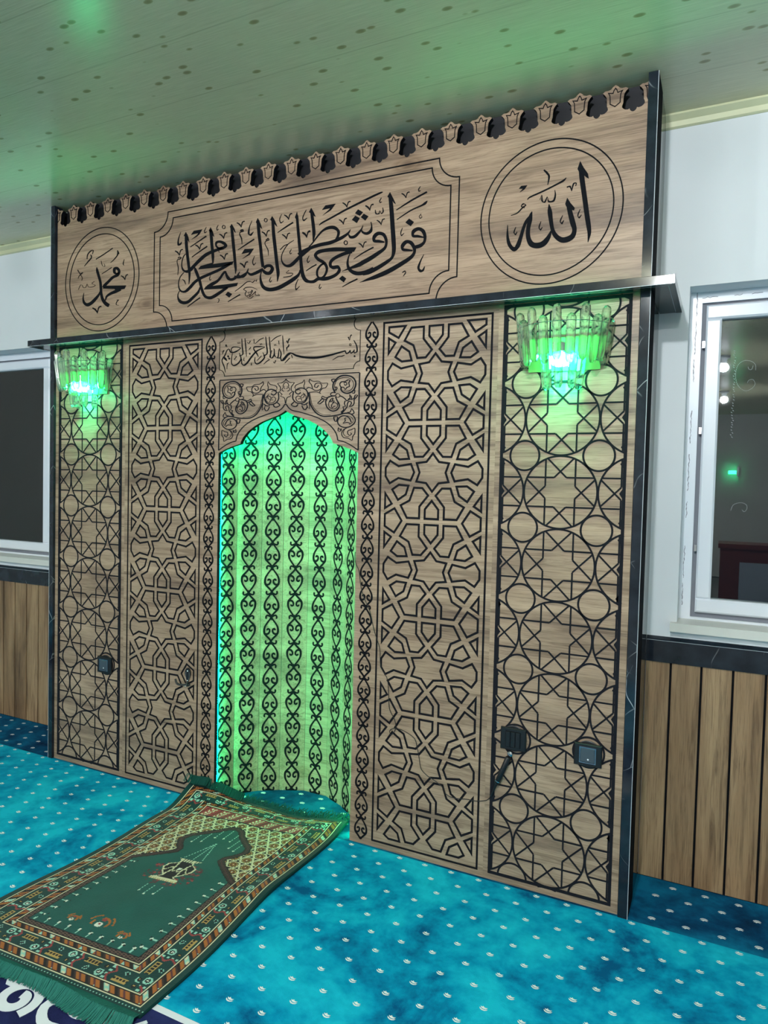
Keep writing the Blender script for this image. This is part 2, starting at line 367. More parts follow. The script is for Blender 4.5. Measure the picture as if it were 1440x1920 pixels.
# ------------------------------------------------------------------ carved writing and ornament, panel coordinates in 0.1 mm (left x, z, right x, z)
TRACES = {
'verse': ('-5107,23319,-4969,23302 -5092,22894,-4949,22882 -5026,22462,-4889,22457 -4950,22032,-4819,22028 -4890,21713,-4780,21704 -4872,21440,-4811,21431 -4867,21260,-4854,21258|-3135,22573,-3114,22490 -3320,22567,-3347,22487 -3435,22654,-3508,22640 -3416,22736,-3495,22801 -3291,22737,-3280,22829 -3117,22645,-3034,22732 -3066,22607,-2916,22573 -3132,22573,-3065,22471 -3355,22537,-3310,22435 -3623,22503,-3565,22391 -4008,22416,-3920,22301 -4338,22242,-4228,22137 -4605,22059,-4496,21966 -4846,21896,-4741,21786 -4988,21842,-4982,21736 -5130,21892,-5202,21852 -5227,22050,-5277,22052 -5209,22276,-5247,22287 -5118,22450,-5151,22469 -5010,22510,-5028,22529|-3832,23328,-3716,23323 -3795,23034,-3653,23026 -3760,22721,-3623,22713 -3713,22426,-3581,22419 -3686,22200,-3567,22187 -3649,21959,-3601,21953|-2749,21889,-2699,21812 -3093,21800,-3023,21693 -3294,21728,-3236,21629 -3765,21616,-3709,21516 -4250,21504,-4182,21401 -4584,21364,-4494,21275 -4860,21161,-4757,21073 -5055,21036,-4998,20946 -5204,21033,-5238,20967 -5332,21128,-5392,21112 -5393,21304,-5432,21307 -5366,21489,-5399,21499 -5273,21645,-5302,21662 -5118,21765,-5139,21781|-4579,21929,-4558,21932 -4584,21789,-4456,21810 -4477,21565,-4338,21591 -4360,21327,-4231,21344 -4272,21069,-4147,21084 -4172,20822,-4050,20852 -4031,20642,-3944,20717 -3804,20550,-3795,20669 -3581,20562,-3647,20682 -3310,20666,-3394,20775 -3030,20800,-3104,20893 -2832,20897,-2890,20971|-3038,21605,-2967,21548 -3148,21525,-3063,21467 -3302,21360,-3215,21297 -3454,21267,-3374,21176 -3693,21205,-3607,21081 -3922,21108,-3853,21012|-3027,21586,-2963,21595 -2975,21402,-2869,21427 -2884,21245,-2774,21319 -2716,21172,-2708,21277 -2528,21188,-2589,21285 -2372,21291,-2442,21344 -2269,21480,-2287,21490|-2345,21348,-2308,21371 -2271,21255,-2237,21327 -2105,21227,-2149,21327 -1965,21302,-2040,21365 -1902,21413,-1957,21440 -1879,21518,-1898,21526|-4307,21088,-4274,21082 -4341,21006,-4264,20977 -4443,20900,-4347,20831 -4685,20743,-4590,20657 -4919,20609,-4844,20500 -5126,20601,-5134,20470 -5274,20659,-5378,20575 -5386,20761,-5466,20748 -5420,20880,-5465,20887 -5387,20979,-5417,20993 -5327,21040,-5350,21055|-2778,23325,-2666,23319 -2735,22994,-2603,22987 -2680,22581,-2540,22574 -2615,22168,-2487,22162 -2566,21798,-2444,21792 -2521,21593,-2431,21584 -2496,21425,-2480,21422|-5336,23436,-5326,23432 -5444,23242,-5406,23229 -5499,23056,-5429,23045 -5474,22910,-5394,22972 -5309,22929,-5364,22978 -5271,23033,-5283,23040|-3989,23460,-3979,23455 -4091,23331,-4059,23320 -4069,23220,-4052,23261 -3945,23272,-3952,23282|-3381,23457,-3372,23452 -3469,23347,-3438,23338 -3435,23239,-3416,23274 -3351,23294,-3360,23302|-3012,23326,-3044,23322 -3038,23380,-3063,23366 -3102,23413,-3102,23386 -3166,23398,-3140,23377 -3191,23347,-3157,23342 -3164,23288,-3139,23302 -3099,23256,-3100,23282 -3036,23270,-3061,23291 -3012,23317,-3044,23331|-5458,22380,-5475,22400 -5379,22407,-5389,22446 -5333,22392,-5266,22398 -5368,22367,-5341,22331 -5493,22342,-5467,22322 -5520,22230,-5492,22228 -5458,21989,-5418,21986 -5467,21699,-5456,21697|-2280,23062,-2298,23078 -2233,23089,-2246,23118 -2168,23077,-2133,23106 -2176,23057,-2149,23029 -2299,23025,-2277,23006 -2311,22940,-2287,22941 -2225,22766,-2190,22768 -2188,22543,-2178,22542|-4800,22755,-4819,22778 -4336,22930,-4364,22964 -3961,23074,-3994,23116|-4710,22335,-4730,22358 -4275,22516,-4303,22551 -3905,22663,-3939,22705|-4911,20338,-4928,20356 -4565,20499,-4594,20532 -4235,20644,-4267,20682|-2829,20352,-2845,20375 -2508,20471,-2529,20501 -2222,20572,-2248,20610|-5217,21487,-5197,21505 -5124,21418,-5082,21434 -5036,21269,-5021,21272|-3741,21506,-3731,21502 -3803,21388,-3771,21382 -3766,21293,-3752,21327 -3684,21346,-3691,21353|-3382,20530,-3378,20546 -3310,20507,-3281,20520 -3307,20441,-3282,20433 -3355,20369,-3346,20364|-3365,22456,-3340,22459 -3345,22401,-3316,22407 -3303,22345,-3294,22348|-5639,22694,-5613,22728 -5536,22631,-5490,22669 -5451,22557,-5405,22574 -5392,22484,-5377,22488|-5376,22484,-5393,22488 -5340,22603,-5378,22616 -5287,22689,-5323,22720 -5185,22693,-5203,22739|-4558,22799,-4533,22833 -4458,22738,-4414,22774 -4376,22664,-4331,22681 -4319,22593,-4304,22596|-4304,22593,-4320,22597 -4269,22710,-4305,22723 -4217,22794,-4252,22825 -4119,22797,-4136,22843|-3330,23070,-3305,23103 -3233,23009,-3191,23045 -3154,22937,-3111,22953 -3099,22867,-3085,22870|-3084,22866,-3100,22870 -3051,22981,-3086,22994 -3002,23063,-3035,23094 -2907,23066,-2924,23111|-3280,22236,-3256,22269 -3184,22177,-3142,22213 -3105,22105,-3061,22122 -3050,22036,-3035,22039|-3035,22035,-3050,22039 -3001,22151,-3037,22163 -2952,22234,-2986,22264 -2857,22238,-2874,22283|-2276,21799,-2252,21831 -2182,21741,-2142,21777 -2106,21671,-2064,21688 -2053,21603,-2039,21606|-2038,21602,-2053,21606 -2006,21717,-2040,21728 -1958,21799,-1991,21828 -1866,21803,-1883,21848|-1505,23362,-1371,23351 -1442,22826,-1308,22819 -1363,22365,-1234,22360 -1300,21905,-1167,21902 -1229,21535,-1097,21535|-1918,21403,-1878,21442 -1753,21267,-1736,21361 -1512,21283,-1564,21390 -1249,21361,-1309,21465 -1111,21396,-1167,21501|-1204,21386,-1132,21446 -1044,21238,-991,21350 -792,21215,-875,21332 -647,21395,-792,21425 -770,21582,-835,21489 -1008,21609,-965,21505 -1165,21532,-1085,21440|-2551,21291,-2504,21369 -2414,21235,-2407,21313 -2216,21228,-2259,21325 -2033,21293,-2101,21375 -1888,21406,-1945,21443 -1850,21557,-1868,21564|-1237,21396,-1208,21387 -1301,21222,-1249,21213 -1306,21000,-1198,21008 -1213,20768,-1096,20828 -994,20608,-941,20740 -698,20561,-723,20705 -348,20602,-421,20746 53,20746,-38,20877 373,20897,273,21012 538,21056,453,21108 562,21231,528,21243|306,23292,411,23284 364,22729,483,22722 448,22134,566,22129 510,21690,629,21682 529,21336,647,21333 616,20964,730,20985 776,20760,856,20838 949,20705,976,20804|-807,23307,-684,23296 -762,22735,-617,22725 -669,22127,-525,22122 -585,21581,-441,21578 -519,21222,-382,21210 -491,20909,-469,20905|882,22031,986,21920 708,21919,806,21815 433,21745,531,21648 157,21549,253,21442 17,21499,40,21386 -124,21524,-177,21461 -253,21647,-306,21635 -291,21818,-326,21826 -219,22012,-248,22027 -13,22247,-37,22269 250,22369,240,22382|-369,22081,-390,22100 -192,22209,-213,22235 -11,22250,-24,22276|-982,23304,-1013,23300 -1007,23359,-1031,23345 -1069,23391,-1068,23365 -1131,23377,-1105,23355 -1154,23325,-1121,23320 -1128,23266,-1104,23280 -1066,23233,-1066,23260 -1004,23248,-1030,23269 -982,23295,-1013,23309|-2468,23397,-2445,23429 -2375,23337,-2334,23372 -2298,23265,-2256,23281 -2244,23196,-2231,23199|-2230,23196,-2245,23200 -2197,23309,-2232,23321 -2150,23389,-2182,23419 -2058,23392,-2074,23436|-1251,22874,-1228,22906 -1161,22816,-1121,22851 -1087,22746,-1046,22762 -1035,22679,-1022,22682|-1021,22678,-1036,22682 -990,22790,-1023,22801 -944,22869,-976,22898 -856,22872,-872,22916|-225,23368,-203,23398 -138,23309,-100,23343 -66,23240,-27,23256 -16,23174,-3,23176|-3,23173,-17,23177 27,23282,-5,23294 71,23360,41,23389 157,23362,141,23405|-306,22643,-284,22674 -218,22585,-180,22619 -146,22517,-107,22533 -96,22450,-83,22453|-83,22450,-97,22454 -53,22560,-85,22571 -8,22638,-39,22667 78,22642,62,22685|610,22606,632,22637 696,22550,732,22584 765,22483,803,22498 814,22417,827,22420|827,22417,813,22421 856,22525,825,22536 899,22602,869,22631 982,22606,967,22648|-2283,21795,-2260,21828 -2190,21737,-2149,21773 -2113,21667,-2071,21684 -2060,21599,-2046,21603|-2046,21599,-2061,21603 -2013,21713,-2048,21725 -1966,21795,-1998,21824 -1874,21800,-1891,21844|-1730,23385,-1715,23379 -1857,23164,-1820,23151 -1912,22920,-1830,22919 -1760,22810,-1791,22883 -1633,22950,-1645,22959|-343,23437,-330,23431 -439,23259,-406,23251 -375,23093,-356,23135 -226,23163,-235,23174|732,23409,745,23403 606,23167,640,23157 676,23027,679,23079 809,23122,799,23132|-1578,22008,-1564,22002 -1677,21807,-1643,21801 -1610,21648,-1593,21692 -1496,21741,-1507,21751|-782,21121,-769,21115 -862,20995,-829,20987 -807,20906,-808,20948 -734,20975,-745,20984|465,20912,478,20906 347,20690,382,20681 376,20492,395,20553 546,20625,536,20634|133,22065,146,22058 55,21957,86,21947 91,21874,103,21906 171,21911,163,21922|-2252,23047,-2271,23069 -2178,23077,-2179,23120 -2149,23054,-2114,23026 -2302,23017,-2280,22997 -2323,22917,-2293,22919 -2236,22753,-2199,22755 -2192,22531,-2180,22530|-1042,22535,-1060,22557 -931,22578,-939,22620 -921,22558,-888,22530 -1073,22505,-1050,22487 -1092,22392,-1063,22395 -962,22166,-927,22170 -919,21949,-908,21949|-2379,22334,-2392,22351 -1961,22490,-1992,22529 -1581,22643,-1610,22682|-503,22751,-515,22767 -130,22894,-163,22937 214,23027,183,23071|43,21280,58,21265 -82,21181,-64,21197 203,21132,223,21153 119,21063,134,21035 -208,21053,-203,21029|-2492,20731,-2501,20742 -2201,20866,-2220,20887 -1938,21021,-1956,21043 -1831,21038,-1836,21063 -1742,21029,-1736,21052 -1639,20985,-1649,21015 -1528,21052,-1538,21076 -1467,21013,-1484,21042 -1436,21088,-1450,21094|-2066,20762,-2083,20780 -1958,20817,-1966,20842 -1680,20801,-1675,20824 -1409,20687,-1402,20701|-2083,20762,-2066,20780 -1954,20678,-1926,20684 -2010,20597,-1980,20594 -1939,20486,-1934,20510 -1773,20539,-1798,20549 -1850,20632,-1876,20641 -1745,20621,-1754,20642 -1650,20684,-1624,20678 -1796,20451,-1771,20454 -1588,20547,-1606,20565 -1492,20629,-1481,20643 -1512,20495,-1493,20508 -1291,20454,-1302,20478 -1365,20534,-1379,20522|-1902,20456,-1892,20471 -1743,20379,-1746,20397 -1588,20457,-1602,20473|-1670,20719,-1643,20695 -1707,20693,-1680,20669|1353,22772,1340,22787 1490,22829,1457,22877 1890,22953,1856,23008 2479,23146,2445,23206 3121,23325,3085,23391 3598,23458,3564,23523 3891,23534,3865,23588 3964,23569,3959,23580|948,23325,1064,23320 997,22986,1127,22981 1041,22693,1178,22684 1064,22467,1187,22445 1080,22227,1107,22220|925,22025,899,22048 1100,22158,1062,22189 1305,22358,1257,22397 1539,22530,1489,22592 1798,22572,1765,22688 1989,22536,2042,22647 2124,22432,2232,22451 2109,22281,2203,22240 2031,22165,2088,22126|3494,22591,3525,22591 3520,22438,3570,22430 3464,22307,3560,22239 3344,22256,3367,22155 3219,22295,3171,22237 3145,22374,3112,22361|3187,22520,3202,22513 3103,22398,3153,22365 2967,22293,3038,22225 2818,22209,2871,22111 2701,22210,2664,22126 2630,22280,2587,22261|2675,22448,2689,22438 2552,22345,2610,22287 2321,22256,2389,22155 2098,22193,2154,22081 1806,22141,1850,22012 1404,22122,1445,21992 1060,22072,1109,21957 777,22006,844,21889 559,21933,649,21810 416,21861,515,21741|2852,21781,2860,21646 2495,21818,2500,21682 1995,21884,2007,21741 1551,21890,1580,21759 1289,21857,1368,21735 1147,21703,1277,21687 1290,21499,1379,21574 1500,21371,1583,21451 1627,21251,1733,21282 1671,21101,1764,21079 1589,20925,1653,20875 1453,20864,1454,20800 1353,20942,1277,20925 1350,21121,1271,21151 1470,21268,1416,21319 1628,21334,1592,21387|2737,21712,2783,21582 2410,21661,2461,21544 2074,21568,2142,21462 1845,21434,1944,21362 1804,21235,1925,21254 1970,21099,1998,21221 2155,21096,2212,21206 2194,21047,2311,21012 2085,20932,2161,20843 1834,20862,1883,20743 1580,20858,1600,20719 1332,20875,1372,20754 1133,20790,1165,20679 932,20820,882,20730 784,20958,675,20921 698,21215,575,21209 639,21538,514,21541 596,21892,471,21898 530,22337,411,22343|2685,21599,2709,21587 2594,21448,2645,21430 2547,21218,2638,21215 2628,20981,2730,21038 2850,20807,2904,20932 3111,20751,3096,20892 3417,20779,3363,20912 3692,20873,3628,20990|2371,20970,2367,20978 2658,21014,2633,21069 3067,21056,2997,21191 3358,21165,3275,21295 3686,21307,3611,21423|3113,20495,3110,20503 3375,20517,3357,20567 3684,20551,3653,20634|2321,23431,2341,23460 2401,23375,2436,23407 2467,23309,2503,23324 2513,23245,2525,23248|2525,23244,2513,23248 2552,23349,2523,23360 2593,23423,2565,23451 2671,23425,2657,23467|2184,22845,2204,22875 2265,22790,2300,22823 2331,22724,2367,22739 2377,22660,2389,22663|2390,22660,2377,22663 2417,22765,2387,22776 2457,22840,2429,22868 2536,22843,2522,22884|607,22578,629,22608 693,22522,730,22555 763,22454,801,22470 811,22389,824,22392|824,22388,811,22392 853,22497,822,22508 896,22574,867,22602 980,22577,964,22620|3263,23175,3282,23204 3341,23121,3374,23152 3405,23056,3439,23070 3449,22993,3461,22996|3461,22992,3449,22996 3487,23095,3459,23106 3526,23169,3499,23196 3602,23171,3588,23212|3021,21888,3041,21918 3100,21835,3134,21868 3164,21771,3199,21786 3210,21708,3221,21711|3222,21708,3209,21712 3248,21813,3219,21823 3287,21887,3260,21914 3364,21892,3350,21932|770,23433,783,23426 609,23197,643,23185 656,23028,671,23082 822,23120,814,23131|930,21718,943,21711 838,21569,869,21561 884,21455,897,21492 977,21517,968,21527|1435,20620,1448,20615 1385,20494,1416,20489 1434,20428,1424,20463 1507,20497,1497,20506|2587,21984,2553,21977 2561,22040,2535,22022 2496,22073,2497,22042 2432,22056,2459,22032 2408,22001,2444,21997 2435,21939,2461,21957 2500,21906,2499,21937 2564,21923,2537,21947 2587,21972,2553,21988|2847,21354,2836,21369 3257,21526,3233,21563 3653,21663,3628,21705|818,21154,804,21172 1044,21253,1022,21285 1283,21332,1259,21370|2399,20404,2387,20422 2702,20510,2680,20548 3030,20613,3007,20656|4189,23364,4327,23353 4242,22875,4399,22862 4297,22283,4461,22270 4342,21840,4505,21826 4374,21494,4518,21466 4344,21267,4430,21212 4148,21152,4225,21052 3786,21000,3864,20875 3460,20900,3523,20754 3200,20882,3239,20731|4078,21826,4072,21786 3874,21910,3861,21815 3708,21945,3623,21873 3722,22016,3601,22087 3829,22084,3791,22203 3977,22043,4046,22132 4061,21923,4169,21942 4100,21764,4192,21741 4033,21621,4116,21550 3770,21497,3854,21386 3469,21367,3556,21234 3147,21254,3232,21113|5582,21792,5575,21754 5368,21881,5357,21797 5215,21908,5140,21849 5236,21981,5130,22061 5364,22034,5347,22150 5483,21970,5579,22045 5566,21818,5677,21819 5564,21643,5646,21599 5433,21564,5500,21456 5241,21536,5282,21421|5180,21394,5177,21354 4996,21452,4988,21372 4837,21494,4772,21424 4839,21553,4718,21614 4944,21647,4896,21762 5057,21607,5138,21698 5164,21459,5278,21480 5189,21315,5281,21275 5053,21188,5138,21090 4672,21017,4757,20888 4188,20832,4269,20687 3703,20688,3762,20557 3416,20603,3444,20529 3207,20529,3212,20518|3268,23187,3288,23217 3347,23133,3381,23165 3411,23067,3446,23082 3456,23004,3468,23007|3468,23004,3456,23007 3494,23107,3466,23118 3533,23181,3506,23208 3610,23183,3596,23224|4685,23391,4703,23419 4760,23337,4791,23368 4821,23273,4854,23287 4864,23212,4874,23214|4875,23211,4863,23215 4900,23312,4872,23323 4937,23384,4911,23410 5010,23386,4996,23426|3736,22601,3755,22630 3813,22547,3846,22579 3876,22483,3911,22498 3921,22421,3932,22423|3932,22420,3920,22424 3958,22523,3930,22534 3996,22597,3970,22624 4072,22600,4058,22641|5405,23537,5415,23529 5328,23451,5358,23437 5346,23361,5369,23391 5429,23376,5425,23388|3905,23388,3917,23380 3824,23284,3857,23271 3858,23205,3872,23242 3934,23231,3929,23243|4755,22212,4767,22206 4684,22062,4717,22054 4722,21931,4731,21975 4832,22013,4823,22023|5596,21196,5607,21189 5461,20988,5502,20968 5367,20761,5450,20752 5468,20597,5514,20679 5611,20632,5558,20680 5650,20778,5638,20784|5452,22595,5465,22585 5382,22511,5401,22505 5423,22432,5427,22460 5501,22477,5485,22481 5444,22567,5431,22561|4514,22850,4500,22872 5089,23076,5058,23125 5675,23277,5647,23326|4543,22515,4528,22536 5063,22740,5040,22778 5473,22845,5447,22893 5626,22894,5573,22961 5687,22993,5677,23002|3959,23024,3982,23023 3969,22895,4012,22881 3929,22841,3922,22808 3856,22943,3857,22920 3812,22857,3839,22822 3725,22870,3690,22844 3689,22988,3666,22988|4799,20651,4788,20671 4897,20679,4902,20719 4902,20639,4932,20626 4827,20530,4838,20522',
 '-5048,23400 -5167,23260 -5087,23243 -5003,23175 -4938,23049 -4868,22969 -4926,23190|-3765,23417 -3848,23294 -3807,23247 -3727,23195 -3659,23073 -3578,23011 -3648,23226|-4371,21808 -4257,21932 -3634,21998 -3625,21935 -2592,21923 -2651,21802 -3293,21774 -3794,21790|-4073,20969 -3963,21093 -3622,21068 -2359,21059 -2410,20943 -2822,20914 -3120,20903|-2708,23401 -2803,23293 -2764,23257 -2648,23200 -2581,23080 -2504,23025 -2571,23200|-4782,23251 -4635,23398 -4197,23394 -4342,23216 -4502,23130 -4754,23063 -4477,23203 -4396,23265 -4573,23268|-2845,20763 -2637,20651 -2776,20521 -2972,20653|-1444,23447 -1534,23295 -1484,23243 -1382,23184 -1306,23059 -1226,22988 -1316,23219|362,23418 272,23228 308,23164 421,23133|-770,23424 -858,23294 -802,23244 -692,23175 -609,23045 -525,22986 -639,23227|-2198,22166 -2049,22337 -1614,22297 -1798,22087 -2148,21978 -1874,22118 -1819,22180|989,23469 893,23325 945,23283 1049,23239 1120,23148 1189,23115 1106,23279|2941,21770 2851,21630 2664,21608 2563,21742 2659,21800|2981,23112 3183,22985 3052,22871 2856,22992|2874,22905 3053,22795 2936,22631 2732,22778|3216,22925 3403,22808 3280,22671 3101,22816|2389,20816 2550,20699 2445,20569 2243,20718|1462,23321 1610,23461 2034,23458 1840,23255 1501,23121 1759,23282 1815,23330|4244,23521 4146,23376 4193,23334 4310,23263 4402,23124 4482,23065 4392,23250|5011,22491 5196,22350 5072,22224 4869,22376'),
'allah': ('10765,23202,10914,23189 10803,22853,10959,22845 10891,22347,11040,22344 10986,21767,11134,21766 11059,21380,11199,21378 11103,21159,11208,21140 11116,20884,11131,20880|10410,22172,10536,22181 10474,21873,10621,21887 10566,21514,10727,21532 10630,21337,10767,21314 10586,21197,10710,21087 10450,21145,10509,20970 10312,21152,10262,20999 10164,21271,10051,21197 10059,21468,9947,21452 10007,21777,9876,21777 9977,22011,9837,22016 9888,22237,9864,22238|9959,21414,9988,21398 9839,21243,9949,21166 9688,21106,9797,20956 9539,21076,9554,20896 9405,21121,9285,21004 9308,21296,9166,21288 9293,21552,9164,21583 9347,21811,9213,21856 9350,21969,9256,22004 9344,22087,9328,22094|9264,21986,9304,21953 9121,21838,9200,21785 9020,21611,9113,21568 8939,21349,9049,21300 8839,21102,8963,21020 8785,21036,8778,20895 8687,21136,8579,21094 8596,21382,8514,21384 8551,21772,8535,21774|9177,22480,9165,22493 9267,22540,9247,22577 9661,22648,9639,22693 10086,22791,10064,22835 10319,22876,10287,22926 10398,22971,10387,22984|9660,23328,9692,23356 9754,23211,9809,23244 9817,23104,9879,23097 9805,22851,9821,22846|9589,22418,9570,22428 9628,22544,9640,22570 9627,22373,9677,22388 9754,22307,9726,22349 9817,22455,9811,22487 9844,22308,9871,22350 10033,22301,9994,22347 10090,22482,10043,22495 10053,22653,10038,22654|8648,22059,8641,22075 8857,22098,8838,22127 9038,22247,9012,22277 9142,22320,9106,22331 9036,22397,9048,22358 8966,22304,9000,22312 9089,22232,9100,22256|10422,22661,10414,22700 10504,22665,10537,22700 10564,22529,10579,22531|10579,22527,10564,22533 10616,22662,10579,22678 10646,22743,10618,22775 10688,22750,10719,22766 10682,22669,10701,22663|10849,21940,10863,21932 10773,21773,10807,21763 10833,21656,10828,21702 10905,21754,10893,21765|10313,21830,10327,21822 10231,21660,10266,21652 10308,21552,10294,21607 10366,21662,10353,21672|9626,21736,9641,21729 9562,21561,9598,21554 9632,21449,9627,21496 9693,21545,9680,21556|8813,21675,8828,21667 8746,21516,8783,21510 8820,21411,8811,21459 8877,21509,8863,21520',
 '10806,23420 10731,23184 10783,23085 10906,22996 11015,22879 11087,22833 11056,22989 10918,23201|10444,22352 10385,22171 10414,22090 10543,22025 10610,21947 10671,21930 10684,22004 10557,22164|8884,22884 8963,22958 9152,22946 9075,22842 8916,22762 9014,22863'),
'muhammad': ('-10161,22563,-10146,22562 -10195,22409,-10055,22415 -10100,22154,-9955,22167 -10001,21908,-9861,21911 -9965,21641,-9815,21634 -9943,21395,-9794,21395 -9869,21133,-9712,21161 -9717,20919,-9560,20999 -9533,20785,-9407,20905 -9412,20740,-9326,20862|-9924,21528,-9875,21509 -10048,21380,-9951,21329 -10270,21233,-10142,21140 -10528,21082,-10413,20963 -10720,21039,-10718,20890 -10850,21089,-10976,21038 -10950,21259,-11035,21264 -10941,21514,-10956,21517|-8842,22219,-8771,22151 -8915,22171,-8914,22091 -9004,22230,-9135,22199 -8993,22327,-9135,22406 -8955,22328,-8881,22424 -8868,22239,-8723,22233 -8936,22136,-8819,22039 -9214,22056,-9126,21961 -9479,21899,-9374,21813 -9712,21765,-9583,21674 -9804,21657,-9676,21588|-8728,21521,-8648,21394 -9017,21450,-8940,21322 -9346,21363,-9272,21263 -9574,21244,-9486,21186 -9627,21085,-9578,21066 -9648,21038,-9631,21030|-10194,22902,-10219,22932 -9687,23065,-9716,23100 -9165,23262,-9191,23291|-9834,22225,-9848,22242 -9534,22322,-9553,22344 -9221,22441,-9240,22462|-8918,21000,-8920,21022 -8838,21010,-8795,21003 -8944,20912,-8913,20900 -8948,20794,-8920,20808 -8782,20761,-8779,20771|-8685,22007,-8660,22039 -8585,21950,-8541,21985 -8504,21882,-8458,21898 -8447,21815,-8432,21818|-8431,21815,-8447,21819 -8396,21926,-8432,21937 -8344,22006,-8378,22035 -8245,22010,-8262,22053|-10411,20772,-10377,20814 -10278,20700,-10219,20747 -10170,20613,-10109,20636 -10094,20528,-10075,20532|-10074,20528,-10095,20532 -10026,20673,-10075,20687 -9957,20778,-10003,20815 -9826,20786,-9849,20842|-8501,22714,-8487,22710 -8571,22526,-8528,22520 -8511,22444,-8492,22449|-9302,22659,-9312,22668 -9053,22782,-9086,22807 -8865,22947,-8913,22965 -8873,23125,-8909,23156 -8838,23006,-8795,22994 -8939,23001,-8927,22975|-10924,22688,-10936,22697 -10661,22865,-10703,22894 -10467,23009,-10518,23028 -10512,23147,-10552,23168 -10461,23061,-10433,23072|-10743,22980,-10777,22987 -10703,23172,-10745,23190 -10517,23302,-10550,23336 -10402,23322,-10362,23332 -10437,23169,-10414,23163|-11380,22571,-11333,22585 -11235,22394,-11201,22404 -11075,22191,-11045,22193 -11111,22086,-11085,22078|-11172,22385,-11186,22406 -11034,22439,-10999,22423 -11270,22304,-11242,22286 -11321,22189,-11306,22184|-10297,21960,-10283,21946 -10457,21882,-10427,21883 -10258,21777,-10227,21774 -10443,21730,-10437,21711 -10663,21765,-10677,21751 -10750,21896,-10747,21880 -10833,21768,-10814,21753 -10972,21757,-10984,21741 -11050,21871,-11064,21860 -11183,21884,-11165,21872 -11304,21697,-11290,21691|-9896,22811,-9874,22812 -9818,22586,-9797,22593 -9648,22538,-9667,22553 -9687,22657,-9705,22656',
 '-9788,21587 -9573,21691 -8371,21579 -8463,21440 -8979,21426 -9072,21501'),
